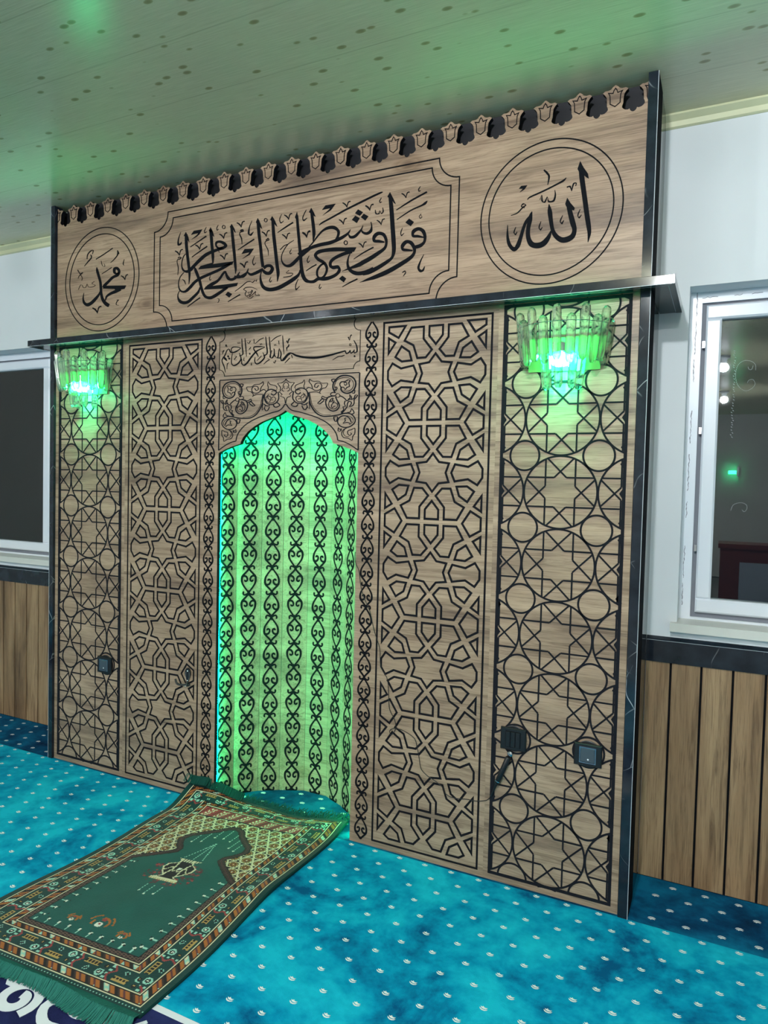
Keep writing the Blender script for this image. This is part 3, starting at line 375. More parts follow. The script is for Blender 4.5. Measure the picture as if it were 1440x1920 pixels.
'basmala': ('-2900,17562,-2915,17560 -2956,17803,-3001,17795 -3068,18025,-3111,18023 -3023,18137,-3066,18156 -2927,18240,-2969,18260 -2836,18421,-2870,18440 -2762,18472,-2750,18501 -2698,18357,-2654,18389 -2575,18314,-2580,18357 -2369,18348,-2400,18393 -2166,18497,-2207,18483 -2507,18573,-2501,18535 -2657,18485,-2620,18473 -2605,18358,-2575,18364|-3044,18196,-3008,18218 -2965,18085,-2886,18131 -2845,18011,-2830,18020|-2589,18307,-2566,18302 -2628,18123,-2597,18119 -2627,17900,-2590,17907 -2489,17795,-2490,17844 -2276,17867,-2319,17905 -2120,18058,-2174,18067 -2225,18301,-2247,18297|-2138,18852,-2111,18851 -2122,18552,-2076,18552 -2082,18275,-2029,18270 -2123,18222,-2101,18195 -2241,18203,-2227,18167|-1985,18856,-1958,18856 -1950,18541,-1904,18541 -1889,18133,-1873,18133|-2120,18061,-2097,18060 -2127,17870,-2084,17881 -1983,17780,-1994,17835 -1812,17872,-1864,17911 -1626,18077,-1680,18114 -1410,18276,-1451,18314 -1234,18358,-1257,18391 -1000,18455,-1034,18458 -1249,18502,-1247,18459 -1521,18503,-1498,18463 -1548,18387,-1506,18398 -1417,18221,-1367,18243 -1321,18096,-1301,18103|-1475,18086,-1453,18082 -1498,17930,-1461,17935 -1387,17797,-1380,17845 -1178,17867,-1218,17906 -991,18051,-1041,18064 -1091,18253,-1112,18248|-990,18846,-964,18846 -956,18535,-912,18536 -916,18235,-865,18227 -995,18155,-966,18125 -1086,18129,-1074,18103|-824,18834,-798,18834 -788,18464,-745,18464 -730,18034,-711,18034|-693,18311,-672,18306 -782,18057,-734,18058 -630,18004,-664,18038 -541,18177,-577,18184 -580,18369,-598,18368|-575,18346,-550,18346 -562,18083,-516,18096 -370,18002,-413,18028 -339,18315,-364,18319|-357,18359,-333,18365 -275,18161,-225,18163 -302,18014,-264,17984 -429,18023,-427,17987|-1469,18605,-1481,18617 -1243,18741,-1264,18767 -1056,18806,-1067,18826|-727,18630,-740,18643 -507,18764,-527,18791 -253,18844,-264,18864|-205,18835,-180,18834 -178,18484,-135,18484 -120,18117,-105,18118|-295,18073,-274,18076 -246,17876,-206,17907 -80,17892,-121,17936 60,18036,20,18073 193,18105,169,18136|-2911,18685,-2884,18679 -2930,18603,-2900,18609 -2841,18582,-2871,18591 -2880,18674,-2898,18671|-2341,18718,-2325,18725 -2294,18662,-2294,18683 -2256,18709,-2256,18724 -2215,18657,-2219,18678 -2184,18715,-2198,18721|-1258,18599,-1243,18606 -1212,18544,-1212,18565 -1175,18590,-1177,18605 -1146,18550,-1129,18560|-586,18524,-570,18530 -547,18469,-548,18490 -512,18515,-512,18530 -483,18471,-465,18479|-3101,18372,-3115,18384 -3026,18453,-2980,18458 -3094,18301,-3080,18296|-1765,18396,-1779,18408 -1663,18470,-1681,18498 -1743,18420,-1727,18410|-1550,18795,-1520,18795 -1527,18615,-1512,18614|-384,18653,-355,18653 -355,18505,-341,18506|-606,17848,-572,17868 -535,17798,-546,17811 -471,17905,-512,17920|-1042,17791,-1053,17801 -891,17889,-912,17911 -771,17955,-799,17964 -862,18004,-872,17985|-2002,18107,-1987,18105 -2026,17991,-1997,17996 -1950,17958,-1942,17972|-1637,17887,-1622,17885 -1662,17785,-1630,17793 -1590,17802,-1597,17813|-2831,17691,-2847,17693 -2808,17879,-2838,17889 -2723,17954,-2753,17941 -2848,17917,-2838,17903|-2468,18179,-2465,18200 -2390,18177,-2356,18173 -2492,18050,-2458,18051 -2352,18021,-2349,18036|-1368,17945,-1382,17957 -1228,18047,-1250,18064 -1151,18127,-1166,18138|-1864,18676,-1845,18701 -1772,18638,-1783,18656 -1687,18730,-1720,18749|-15,18612,-3,18632 69,18581,58,18594 140,18680,111,18694|23,18292,9,18296 61,18390,39,18401 131,18457,108,18473|-147,17876,-198,17914 52,18067,5,18108 157,18125,142,18172 261,18099,283,18148 465,17992,488,18062 875,17903,882,17982 1358,17868,1348,17948 1904,17926,1885,17991 2583,18058,2568,18102|2547,18080,2588,18093 2614,17959,2632,18000 2752,18004,2716,18039 2791,18094,2770,18105|2766,18081,2795,18085 2802,17963,2817,18005 2929,18022,2896,18051 2960,18101,2943,18109|2937,18090,2959,18088 2941,17965,2960,17999 3085,18025,3036,18042 3062,18231,3019,18225 2966,18395,2937,18383 2919,18449,2907,18444|2820,18284,2799,18280 2808,18316,2790,18305 2775,18333,2775,18314 2742,18320,2761,18307 2731,18287,2753,18286 2744,18253,2762,18264 2777,18236,2777,18255 2809,18249,2791,18262 2820,18279,2799,18286|2662,18569,2711,18583 2747,18445,2744,18458 2782,18581,2754,18592 2847,18633,2813,18660|-25,18618,26,18634 63,18513,57,18527 93,18638,62,18650 163,18681,128,18713|2049,17772,2041,17784 2284,17874,2272,17899 2434,17877,2425,17910 2553,17916,2545,17935|83,18484,120,18476 66,18400,100,18379 -14,18366,18,18356 17,18233,33,18234|-61,17775,-73,17785 86,17888,62,17908 172,17959,152,17977|217,18073,248,18078 268,17946,284,17949',
 '-2791,18249 -2723,18189 -2789,18147 -2841,18203|-2738,18159 -2675,18106 -2728,18059 -2784,18118|-1724,18277 -1678,18234 -1723,18197 -1769,18240|2964,17904 3009,17859 2966,17823 2917,17864'),
'spandrel': ('3166,17258,3217,17254 3160,16627,3210,16624 3167,15623,3217,15621 3173,14454,3224,14454|-60,17250,-63,17288 1454,17251,1451,17288 3193,17244,3190,17280|-63,16181,-64,16219 26,16181,51,16212 127,16064,158,16091 314,15950,330,15985 619,15889,629,15925 1041,15774,1054,15810 1433,15652,1450,15686 1820,15471,1844,15501 2084,15264,2116,15288 2252,15042,2291,15056 2315,14819,2356,14827|2331,14805,2341,14841 2600,14743,2615,14777 2880,14621,2900,14652 3187,14439,3210,14469|2213,16571,2161,16553 2116,16752,2060,16746 2134,16922,2080,16942 2242,17051,2202,17088 2418,17149,2397,17196 2639,17158,2642,17206 2860,17100,2888,17141 2990,16965,3041,16981 3005,16798,3059,16786 2913,16633,2953,16597 2721,16556,2732,16508 2552,16590,2527,16548 2457,16683,2406,16667 2469,16772,2413,16779|2243,16624,2223,16619 2168,16808,2147,16808 2210,16964,2191,16974 2322,17057,2311,17074 2528,17097,2525,17116 2733,17078,2739,17095 2892,16974,2909,16983 2940,16817,2961,16814 2855,16675,2870,16661 2700,16613,2703,16595 2540,16649,2536,16631|2384,16869,2352,16891 2446,16943,2427,16974 2605,16955,2594,16988 2718,17000,2711,17034 2777,16990,2815,16997 2732,16907,2772,16902 2760,16790,2797,16775 2663,16760,2687,16732 2606,16695,2607,16661 2544,16766,2526,16737 2430,16789,2405,16764 2386,16886,2349,16875|2536,16897,2526,16931 2618,16914,2630,16946 2652,16872,2691,16863 2603,16847,2603,16813 2569,16884,2542,16861|2014,17042,2005,17076 2127,17057,2128,17091 2179,17043,2219,17038 2108,16968,2129,16937 2073,16986,2044,16964 2027,17066,1991,17052|2150,16750,2144,16785 2233,16758,2249,16789 2235,16729,2273,16716 2188,16680,2205,16647 2157,16701,2140,16671|2933,16618,2932,16652 2984,16625,3019,16639 2978,16544,3007,16520 2900,16553,2901,16519|2397,16467,2374,16459 2366,16521,2349,16505 2294,16547,2294,16524 2222,16526,2240,16509 2193,16470,2219,16469 2225,16411,2242,16428 2298,16386,2297,16408 2369,16406,2351,16424 2397,16458,2373,16468|2202,16575,2196,16548 2090,16600,2094,16572 1985,16558,2011,16539 1989,16476,2009,16498 2116,16448,2121,16476|2181,16411,2224,16426 2244,16286,2285,16303 2340,16144,2385,16153 2332,16036,2375,16018 2238,15946,2262,15909 2088,15921,2082,15881 1931,15992,1901,15962 1840,16109,1795,16097 1813,16264,1766,16273 1898,16393,1866,16425 2030,16425,2018,16465 2193,16439,2186,16480|2277,16252,2301,16253 2292,16132,2316,16128 2240,16017,2256,16002 2107,15982,2106,15962 1971,16045,1954,16030 1924,16141,1900,16142 1967,16278,1946,16289 2077,16372,2069,16392 2139,16331,2152,16347|2208,16086,2214,16057 2120,16076,2136,16051 2084,16028,2080,16000 2050,16076,2016,16077 2090,16167,2066,16188 2193,16191,2199,16218 2282,16120,2303,16141|2009,16327,1996,16360 2056,16355,2091,16369 2035,16270,2069,16250 1999,16249,1963,16235 2023,16340,1983,16348|2085,16288,2113,16311 2128,16262,2167,16252 2065,16233,2089,16204|1973,16444,1981,16409 1787,16419,1785,16385 1639,16476,1643,16441 1589,16389,1623,16406 1709,16337,1722,16369 1795,16313,1805,16346|1721,16349,1711,16316 1612,16373,1627,16340 1510,16290,1539,16264 1421,16208,1462,16206 1533,16167,1520,16201 1659,16238,1632,16266 1731,16299,1702,16325|2382,16436,2398,16469 2486,16393,2508,16424 2602,16310,2629,16337 2687,16242,2687,16279 2807,16299,2797,16335 2890,16277,2899,16311|2742,16304,2722,16335 2831,16351,2794,16364 2810,16465,2785,16493 2852,16389,2886,16403 2887,16298,2901,16330 3001,16340,2970,16363 3042,16437,3016,16464 3102,16445,3140,16450 3039,16360,3070,16338 2968,16297,3006,16285 2971,16175,3009,16165 2912,16086,2935,16057 2796,16069,2774,16041 2870,16105,2836,16123 2891,16201,2857,16187 2775,16254,2786,16220 2694,16165,2731,16151 2674,16045,2711,16030 2564,15910,2595,15887 2450,15812,2479,15787|2598,16268,2636,16257 2565,16163,2604,16162 2604,16067,2641,16053 2511,16050,2547,16034 2536,15947,2574,15933 2426,15854,2455,15829|1002,16623,1055,16628 1044,16413,1097,16418 1086,16200,1137,16213 1217,15983,1261,16007 1398,15807,1429,15843 1653,15704,1663,15748 1972,15691,1968,15736 2283,15721,2273,15765 2564,15776,2553,15820 2748,15791,2741,15836|1069,16602,1088,16604 1123,16371,1142,16374 1177,16181,1195,16187 1330,15967,1345,15977 1506,15836,1515,15851 1728,15768,1731,15784 2017,15751,2017,15768|2736,15795,2753,15832 2894,15733,2922,15764 3017,15598,3060,15611 3010,15473,3052,15454 2882,15362,2908,15328 2708,15307,2714,15267 2508,15330,2492,15292 2365,15426,2325,15405 2341,15553,2295,15564 2434,15661,2408,15696 2605,15695,2610,15735 2779,15616,2812,15644 2872,15458,2913,15475|2675,15705,2680,15723 2859,15661,2869,15677 2949,15564,2969,15569 2930,15471,2947,15460 2796,15395,2808,15379|2853,15443,2841,15411 2707,15487,2706,15453 2558,15454,2530,15430 2654,15526,2616,15538 2628,15607,2591,15621 2686,15616,2673,15649|2725,15817,2717,15851 2850,15838,2823,15865 2892,15944,2891,15978 2969,15842,3004,15854 2963,15801,2990,15775 2879,15786,2890,15753|2140,15657,2136,15692 2287,15672,2320,15691 2243,15529,2276,15509 2205,15550,2172,15531 2157,15679,2119,15670|2702,15289,2721,15265 2537,15197,2563,15179 2479,15045,2511,15047 2571,14911,2589,14935 2763,14878,2772,14904 2938,14806,2925,14832 2978,14954,2948,14966 3057,15057,3025,15064 3048,15261,3024,15243 2893,15217,2905,15190 2749,15175,2773,15155 2736,15059,2767,15068 2835,14978,2834,15006 2930,15058,2898,15065 2861,15096,2850,15070|2645,15263,2663,15253 2565,15150,2585,15144 2568,15042,2587,15049 2669,14955,2677,14971 2812,14942,2813,14960|2340,15296,2380,15289 2323,15161,2356,15180 2468,15154,2445,15183 2498,15246,2459,15255|2371,15214,2375,15248 2443,15206,2468,15233 2416,15199,2450,15180|331,16697,381,16688 297,16528,347,16523 315,16390,360,16407 453,16251,478,16286 669,16199,665,16241 880,16260,848,16294 995,16411,948,16427 1017,16588,968,16582 919,16749,887,16719 703,16825,703,16784 491,16778,519,16742 407,16665,456,16672 557,16559,561,16601 695,16620,669,16657|471,16447,452,16468 562,16504,558,16529 663,16459,659,16484 742,16521,727,16543 831,16537,835,16561 894,16501,922,16509 898,16386,924,16374 783,16312,795,16288 618,16297,613,16272 501,16359,477,16344 476,16459,447,16455|566,16379,560,16403 682,16397,693,16419 726,16317,752,16328|604,16485,617,16503 735,16417,738,16437 841,16456,829,16475|772,16605,792,16622 843,16547,872,16549 797,16472,824,16460|375,16305,405,16278 245,16193,288,16187 362,16107,375,16141 504,16104,484,16137 585,16191,550,16213|725,16127,762,16142 807,15994,835,16019 932,15979,907,16008 1010,16097,973,16115|926,16208,953,16215 980,16079,1004,16092 1106,16017,1077,16024 1063,16293,1034,16291|716,16168,719,16206 873,16154,860,16191 1025,16235,1000,16267|417,16811,389,16822 461,16910,441,16929 631,16963,619,16987 758,17001,738,17022 817,17090,824,17114 833,16988,862,16985 798,16885,828,16882 826,16776,855,16780|419,16789,439,16800 477,16720,484,16740 603,16735,606,16756 647,16695,664,16709|938,16742,916,16766 1026,16798,1022,16827 1166,16752,1179,16778 1292,16684,1300,16712 1472,16678,1460,16706 1600,16762,1570,16776 1597,16899,1568,16887 1461,16974,1459,16946 1303,16936,1327,16914 1278,16817,1308,16828 1398,16784,1384,16811 1476,16868,1448,16887|1052,17125,1081,17119 1030,17016,1058,17022 1131,16906,1158,16916 1183,16761,1211,16767|1058,17112,1074,17132 1212,17021,1218,17045 1456,17010,1461,17034 1602,16932,1608,16955 1835,16925,1856,16941 1767,16791,1788,16773 1625,16757,1643,16737 1502,16632,1530,16623 1566,16577,1566,16552 1372,16646,1369,16621 1052,16637,1055,16612|-43,17163,-25,17182 87,17072,103,17092 194,17023,200,17048 359,17015,388,17020 237,16869,266,16860 239,16718,270,16717|-15,17056,3,17075 84,16991,109,17004 110,16896,139,16886 48,16907,49,16881|32,16799,18,16822 121,16837,130,16861 163,16766,192,16758 68,16713,87,16692|248,16706,261,16728 292,16701,319,16687 155,16599,183,16589 220,16535,247,16522 73,16480,93,16460 19,16391,49,16384 -3,16242,27,16238',
 ''),
}
def traced(key, mp, h=0.0012, mirror=False, sub=5):
    mb = MB(); S, P = TRACES[key]
    for st in S.split('|'):
        if not st: continue
        pts = [[float(k) * 1e-4 for k in p.split(',')] for p in st.split(' ')]
        LR = cat(pts, sub)
        strip(mb, LR, mp, h)
        if mirror: strip(mb, [(-a[0], a[1], -a[2], a[3]) for a in LR], mp, h)
    for st in P.split('|'):
        if not st: continue
        pts = [tuple(float(k) * 1e-4 for k in p.split(',')) for p in st.split(' ')]
        slab(mb, pts, mp, 0, h)
    return mb

# ------------------------------------------------------------------ the room
WY = 0.288                                    # front wall plane
CZ = 2.562                                    # ceiling
XL, XR, YB = -4.6, 3.7, -9.2
W2 = (1.395, 2.95, 0.88, 2.0)                 # right window opening
W1 = (-3.05, -1.50, 0.88, 2.01)               # left window opening
mb = MB(); t = 0.28
xs = [XL, W1[0], W1[1], W2[0], W2[1], XR]
for i in range(5):
    win = {1: W1, 3: W2}.get(i)
    if win is None: mb.box(xs[i], xs[i + 1], WY, WY + t, 0, CZ)
    else:
        mb.box(xs[i], xs[i + 1], WY, WY + t, 0, win[2]); mb.box(xs[i], xs[i + 1], WY, WY + t, win[3], CZ)
struct('wall_front', mb, WALL, 'white painted wall behind the carved wooden prayer niche', 'wall')
struct('wall_left', MB().box(XL - 0.2, XL, YB, WY + t, 0, CZ), REARWALL)
struct('wall_right', MB().box(XR, XR + 0.2, YB, WY + t, 0, CZ), REARWALL)
struct('wall_back', MB().box(XL - 0.2, XR + 0.2, YB - 0.2, YB, 0, CZ), REARWALL)
struct('ceiling', MB().box(XL, XR, YB, WY, CZ, CZ + 0.1), CEIL, 'glossy pale greenish plank ceiling dotted with knots', 'ceiling')
struct('floor', MB().box(XL, XR, YB, WY, -0.12, -0.012), plain('screed', (120, 120, 118), 0.8))
def cove(x0, x1):
    m = MB(); prof = [(WY, CZ), (WY - 0.030, CZ), (WY - 0.030, CZ - 0.006), (WY - 0.012, CZ - 0.020), (WY - 0.010, CZ - 0.036), (WY - 0.004, CZ - 0.040), (WY, CZ - 0.040)]
    for i in range(len(prof) - 1):
        (a, b), (c, d) = prof[i], prof[i + 1]; m.quad((x0, a, b), (x1, a, b), (x1, c, d), (x0, c, d))
    m.quad(*[(x0, a, b) for a, b in prof]); m.quad(*[(x1, a, b) for a, b in reversed(prof)]); return m
struct('trim_1', cove(XL, -1.29), COVE, 'cream cove strip under the ceiling, left of the carved panel', 'moulding')
struct('trim_2', cove(1.30, XR), COVE, 'cream cove strip under the ceiling, right of the carved panel', 'moulding')
# wainscot of vertical boards, black marble rail on top
def wainscot(name, x0, x1, start, pitch, lab):
    m = MB(); x = start
    while x > x0: x -= pitch
    edges = [x0]; x += pitch
    while x < x1: edges.append(x); x += pitch
    edges.append(x1)
    for a, b in zip(edges, edges[1:]):
        if b - a > 0.012: m.chamfer_box(a + (0.0035 if a > x0 else 0), b - (0.0035 if b < x1 else 0), WY - 0.010, WY - 0.0012, 0, 0.748, 0.0015)
    o = struct(name, m, WOODV, lab, 'wainscot')
    struct('groove', MB().box(x0, x1, WY - 0.0014, WY - 0.0004, 0, 0.748), INK, parent=o)
wainscot('trim_3', XL, -1.29, -1.748, 0.0935, 'vertical brown wood boards along the wall foot, left of the carved panel')
wainscot('trim_4', 1.303, XR, 1.382, 0.0942, 'vertical brown wood boards along the wall foot, right of the carved panel')
def rail(name, x0, x1, lab):
    m = MB(); prof = [(WY, 0.746), (WY - 0.016, 0.746), (WY - 0.016, 0.819), (WY - 0.012, 0.823), (WY, 0.831)]
    for i in range(len(prof) - 1):
        (a, b), (c, d) = prof[i], prof[i + 1]; m.quad((x0, a, b), (x1, a, b), (x1, c, d), (x0, c, d))
    m.quad(*[(x0, a, b) for a, b in prof]); m.quad(*[(x1, a, b) for a, b in reversed(prof)])
    o = struct(name, m, MARBLE, lab, 'rail')
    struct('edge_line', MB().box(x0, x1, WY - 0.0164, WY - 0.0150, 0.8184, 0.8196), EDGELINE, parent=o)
rail('trim_5', XL, -1.29, 'black marble rail under the left window')
rail('trim_6', 1.303, XR, 'black marble rail under the right window')
# windows
def window(name, win, mull, lab):
    x0, x1, z0, z1 = win; FY = WY + 0.09
    f = MB(); b = 0.036
    f.box(x0, x1, FY, FY + 0.06, z1 - b, z1); f.box(x0, x1, FY, FY + 0.06, z0, z0 + 0.012); f.box(x0, x0 + b, FY, FY + 0.06, z0 + 0.012, z1 - b); f.box(x1 - b, x1, FY, FY + 0.06, z0 + 0.012, z1 - b)
    if mull: f.box(mull - 0.032, mull + 0.032, FY, FY + 0.06, z0 + 0.012, z1 - b)
    root = struct(name, f, PVC, lab, 'window')
    g = MB(); g.box(x0 + b, x1 - b, FY + 0.012, FY + 0.05, z0 + 0.012, z0 + 0.030); g.box(x0 + b, x1 - b, FY + 0.012, FY + 0.05, z1 - b - 0.008, z1 - b)
    g.box(x0 + b, x0 + b + 0.014, FY + 0.012, FY + 0.05, z0 + 0.03, z1 - b - 0.008); g.box(x1 - b - 0.014, x1 - b, FY + 0.012, FY + 0.05, z0 + 0.03, z1 - b - 0.008)
    struct('step_shade', g, SHADECRACK, parent=root)  # grey strips between frame and sash: shade of the step put into colour
    spans = [(x0 + b + 0.014, (mull - 0.034) if mull else x1 - b - 0.014)]
    if mull: spans.append((mull + 0.034, x1 - b - 0.014))
    for a, c in spans:
        m = MB(); s = 0.048; za, zb = z0 + 0.030, z1 - b - 0.010; y0, y1 = FY - 0.008, FY + 0.045
        m.chamfer_box(a, c, y0, y1, zb - s, zb, 0.006); m.chamfer_box(a, c, y0, y1, za, za + s, 0.006)
        m.chamfer_box(a, a + s, y0, y1, za + s, zb - s, 0.006); m.chamfer_box(c - s, c, y0, y1, za + s, zb - s, 0.006)
        sh = struct('sash', m, PVC, parent=root)
        struct('pane', MB().box(a + s - 0.004, c - s + 0.004, FY + 0.016, FY + 0.020, za + s - 0.004, zb - s + 0.004), PANE, parent=sh)
    s = MB(); s.box(x0 - 0.02, x1 + 0.02, WY - 0.03, WY, z0 - 0.025, z0 + 0.004); s.box(x0, x1, WY, FY + 0.02, z0 - 0.02, z0 + 0.004)
    struct('sill', s, SILL, parent=root)
    return root
window('window_1', W1, -1.757, 'white framed dark window left of the carved panel')
win2 = window('window_2', W2, None, 'white framed dark window right of the carved panel')
m = MB(); rc = random.Random(11); fy = WY + 0.0898
z = 0.93; x = 1.404
while z < 1.95:
    run = rc.uniform(0.03, 0.12); pts = []
    for _ in range(int(run / 0.007) + 2):
        pts.append((x + 0.010 * (z - 0.93) + rc.uniform(-0.0016, 0.0016), z)); z += 0.007
    for p, q in zip(pts, pts[1:]):
        wd = rc.uniform(0.0006, 0.0016); m.quad((p[0] - wd, fy, p[1]), (p[0] + wd, fy, p[1]), (q[0] + wd, fy, q[1]), (q[0] - wd, fy, q[1]))
    z += rc.choice((0.01, 0.03, 0.09))
x = 1.43
while x < 1.75:
    run = rc.uniform(0.02, 0.08); pts = []
    for _ in range(int(run / 0.008) + 2): pts.append((x, 1.982 + rc.uniform(-0.002, 0.002))); x += 0.008
    for p, q in zip(pts, pts[1:]): m.quad((p[0], fy, p[1] - .001), (q[0], fy, q[1] - .001), (q[0], fy, q[1] + .001), (p[0], fy, p[1] + .001))
    x += rc.uniform(0.01, 0.05)
struct('paint_crack', m, SHADECRACK, parent=win2)
m = MB(); rc = random.Random(4); py = WY + 0.09 + 0.0155
def etched(pts):
    P = cat(pts, 10)
    for i in range(0, len(P) - 1, 2):
        (ax, az), (bx, bz) = P[i], P[i + 1]; dx, dz = bx - ax, bz - az; L = math.hypot(dx, dz) + 1e-9; nx, nz = -dz / L * 0.0006, dx / L * 0.0006
        m.quad((ax - nx, py, az - nz), (bx - nx, py, bz - nz), (bx + nx, py, bz + nz), (ax + nx, py, az + nz))
etched([(1.600, 1.732), (1.598, 1.751), (1.583, 1.763), (1.562, 1.764), (1.546, 1.749), (1.541, 1.717), (1.549, 1.684), (1.570, 1.665), (1.590, 1.671), (1.600, 1.686), (1.593, 1.701), (1.581, 1.699), (1.577, 1.690)])
etched([(1.592, 1.747), (1.588, 1.735), (1.580, 1.736), (1.577, 1.745)]); etched([(1.544, 1.263), (1.551, 1.282), (1.572, 1.290), (1.589, 1.284), (1.592, 1.270), (1.584, 1.260), (1.577, 1.267)])
z = 1.80
while z > 1.51:
    x = 1.534 + rc.uniform(-0.003, 0.003); m.quad((x, py, z), (x + 0.004, py, z - 0.003), (x + 0.0045, py, z - 0.002), (x + 0.0005, py, z + 0.001)); z -= rc.uniform(0.006, 0.012)
struct('etched_scroll', m, EDGELINE, parent=win2)
for z in (1.81, 1.52, 1.12): struct('hinge', MB().box(1.436, 1.444, WY + 0.076, WY + 0.10, z, z + 0.022), CHROME, parent=win2)

# ------------------------------------------------------------------ carpets
def motif(mb, x, y, s, flip):
    k = -1 if flip else 1
    mp = lambda u, v, h: (x + u * s, y + v * s * k, h)
    # leaf pair above, crescent below
    A = [(-0.0125, 0.0080), (-0.008, 0.0010), (0.000, -0.0025), (0.009, -0.0005), (0.0135, 0.0070), (0.007, 0.0050), (0.001, 0.0060), (-0.003, 0.0110), (-0.006, 0.0060)]
    if flip: A = A[::-1]
    B = [(-0.0150, 0.0025), (-0.012, -0.0050), (-0.004, -0.0100), (0.005, -0.0100), (0.012, -0.0060), (0.0155, 0.0005), (0.009, -0.0030), (0.003, -0.0050), (-0.004, -0.0045), (-0.010, -0.0010)]
    if flip: B = B[::-1]
    for L in (A, B):
        q = [Vector((u, v, 0)) for u, v in L]; b0 = len(mb.v); mb.v += [mp(p.x, p.y, 0.0012) for p in q]
        for t3 in tessellate_polygon([q]):
            a, b, c = (mb.v[b0 + i] for i in t3)
            cr = (b[0] - a[0]) * (c[1] - a[1]) - (b[1] - a[1]) * (c[0] - a[0])
            mb.f.append(tuple(b0 + i for i in (t3 if cr > 0 else t3[::-1])))
BORD = -0.945
main = link('carpet', MB().box(XL + 0.02, XR - 0.02, BORD - 1.9, -0.010, -0.012, 0.0), CARPET)
tag(main, 'bright turquoise mosque carpet with white sprigs, in front of the carved panel', 'carpet')
mm = MB()
for r in range(14):
    y = -0.025 - 0.0685 * r
    if y < BORD + 0.015: break
    off = 0.0 if r % 2 == 0 else -0.0488
    for i in range(-40, 12):
        x = 1.22 + 0.0976 * i + off
        if -2.6 < x < 2.2: motif(mm, x + random.uniform(-.001, .001), y, 0.74, False)
link('woven_sprigs', mm, MOTIF, main)['kind'] = 'stuff'
link('border_band', MB().box(XL + 0.02, XR - 0.02, BORD - 0.60, BORD - 0.018, -0.002, 0.0010), NAVY, main)
link('border_line', MB().box(XL + 0.02, XR - 0.02, BORD - 0.018, BORD, -0.002, 0.0012), WHITEPILE, main)
sm = MB(); fl = lambda x0, y0: (lambda u, v, h: (x0 + u, y0 + v, 0.001 + h))
def spiral(x, y, r, turns, a0, sgn, w):
    pts = []
    for k in range(int(turns * 14) + 1):
        a = a0 + sgn * k / 14 * 2 * math.pi; rr = r * (1 - 0.75 * k / (turns * 14)); pts.append((rr * math.cos(a), rr * math.sin(a), w))
    line(sm, pts, w, fl(x, y), 0.0012, sub=2)
for i in range(-10, 10):
    x = -0.205 + i * 0.34
    spiral(x, BORD - 0.078, 0.058, 1.5, 2.6, -1, 0.026); spiral(x + 0.17, BORD - 0.150, 0.060, 1.4, -0.6, 1, 0.026)
    line(sm, [(0.055, -0.015, .010), (0.085, -0.045, .026), (0.105, -0.090, .030), (0.150, -0.070, .022), (0.175, -0.030, .010)], .02, fl(x, BORD - 0.025), 0.0012, sub=4)
    line(sm, [(-0.095, -0.020, .010), (-0.070, -0.055, .026), (-0.085, -0.110, .024), (-0.040, -0.150, .026), (0.030, -0.145, .024), (0.075, -0.190, .012)], .02, fl(x, BORD - 0.025), 0.0012, sub=4)
    line(sm, [(0.005, 0.0, .006), (0.020, -0.020, .014), (0.040, -0.012, .006)], .02, fl(x, BORD - 0.025), 0.0012, sub=4)
link('border_scrolls', sm, WHITEPILE, main)
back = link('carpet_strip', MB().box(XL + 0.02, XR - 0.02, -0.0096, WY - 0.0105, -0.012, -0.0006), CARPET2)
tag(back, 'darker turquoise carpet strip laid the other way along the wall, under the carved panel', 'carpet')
mm = MB()
for r in range(4):
    y = 0.030 + 0.0685 * r
    off = -0.03 if r % 2 == 0 else 0.018
    for i in range(-40, 12):
        x = 1.40 + 0.0976 * i + off
        if (-2.6 < x < -1.33) or (1.335 < x < 2.2) or abs(x) < 0.29 and not (abs(x) > 0.19 and y > 0.17) and y < 0.25: motif(mm, x, y, 0.80, True)
link('woven_sprigs', mm, MOTIF, back)['kind'] = 'stuff'

# ------------------------------------------------------------------ the carved wall unit
P0 = onpanel(0.0)
# scroll chain used on the borders and on the niche slats (unit pitch 1, knot at 0)
def scroll_unit(mb, mp, u0, v0, s, up_hearts, hook_up, first=True, last=False, knot=True):
    # s = scale (1 -> pitch 86.2 mm); knot at v0, the drop hangs below it
    H = 0.0862
    def pt(u, v): return (u0 + u * s, v0 + v * s)
    strand = [(.0020, -.003, .0045), (.0070, -.0105, .0046), (.0137, -.0196, .0048), (.0212, -.0323, .0052), (.0238, -.045, .0062), (.0222, -.0566, .0062), (.0150, -.066, .0056), (.0068, -.0745, .0054), (.0012, -.0822, .0050)]
    curl = [(.0215, -.0570, .0055), (.0150, -.0590, .0058), (.0085, -.0560, .0055), (.0050, -.0490, .0052), (.0062, -.0425, .0050), (.0105, -.0405, .0052), (.0128, -.0432, .0058), (.0120, -.0455, .0045)]
    hook = [(.0005, -.0022, .0072), (.0072, -.0046, .0055), (.0135, -.0066, .0052), (.0178, -.0035, .0052), (.0182, .0020, .0054), (.0160, .0052, .0040)]
    if not hook_up: hook = [(a, -b, c) for a, b, c in hook]
    if up_hearts:
        strand = [(a, -H - b, c) for a, b, c in strand]; curl = [(a, -H - b, c) for a, b, c in curl]
    for sg in (1, -1):
        if not last:
            for L in (strand, curl): line(mb, [(*pt(a * sg, b), c * s * 1.18) for a, b, c in L], 0, mp, 0.0012, sub=3)
        if knot: line(mb, [(*pt(a * sg, b), c * s * 1.12) for a, b, c in hook], 0, mp, 0.0012, sub=3)
    if knot:
        d = [(0, .0105), (.0042, .004), (.0050, -.001), (.0040, -.0060), (0, -.0105), (-.0040, -.0060), (-.0050, -.001), (-.0042, .004)]
        slab(mb, [pt(*q) for q in d][::-1], mp, 0, 0.0013)
STAR_X, PER = 0.613, 0.3433
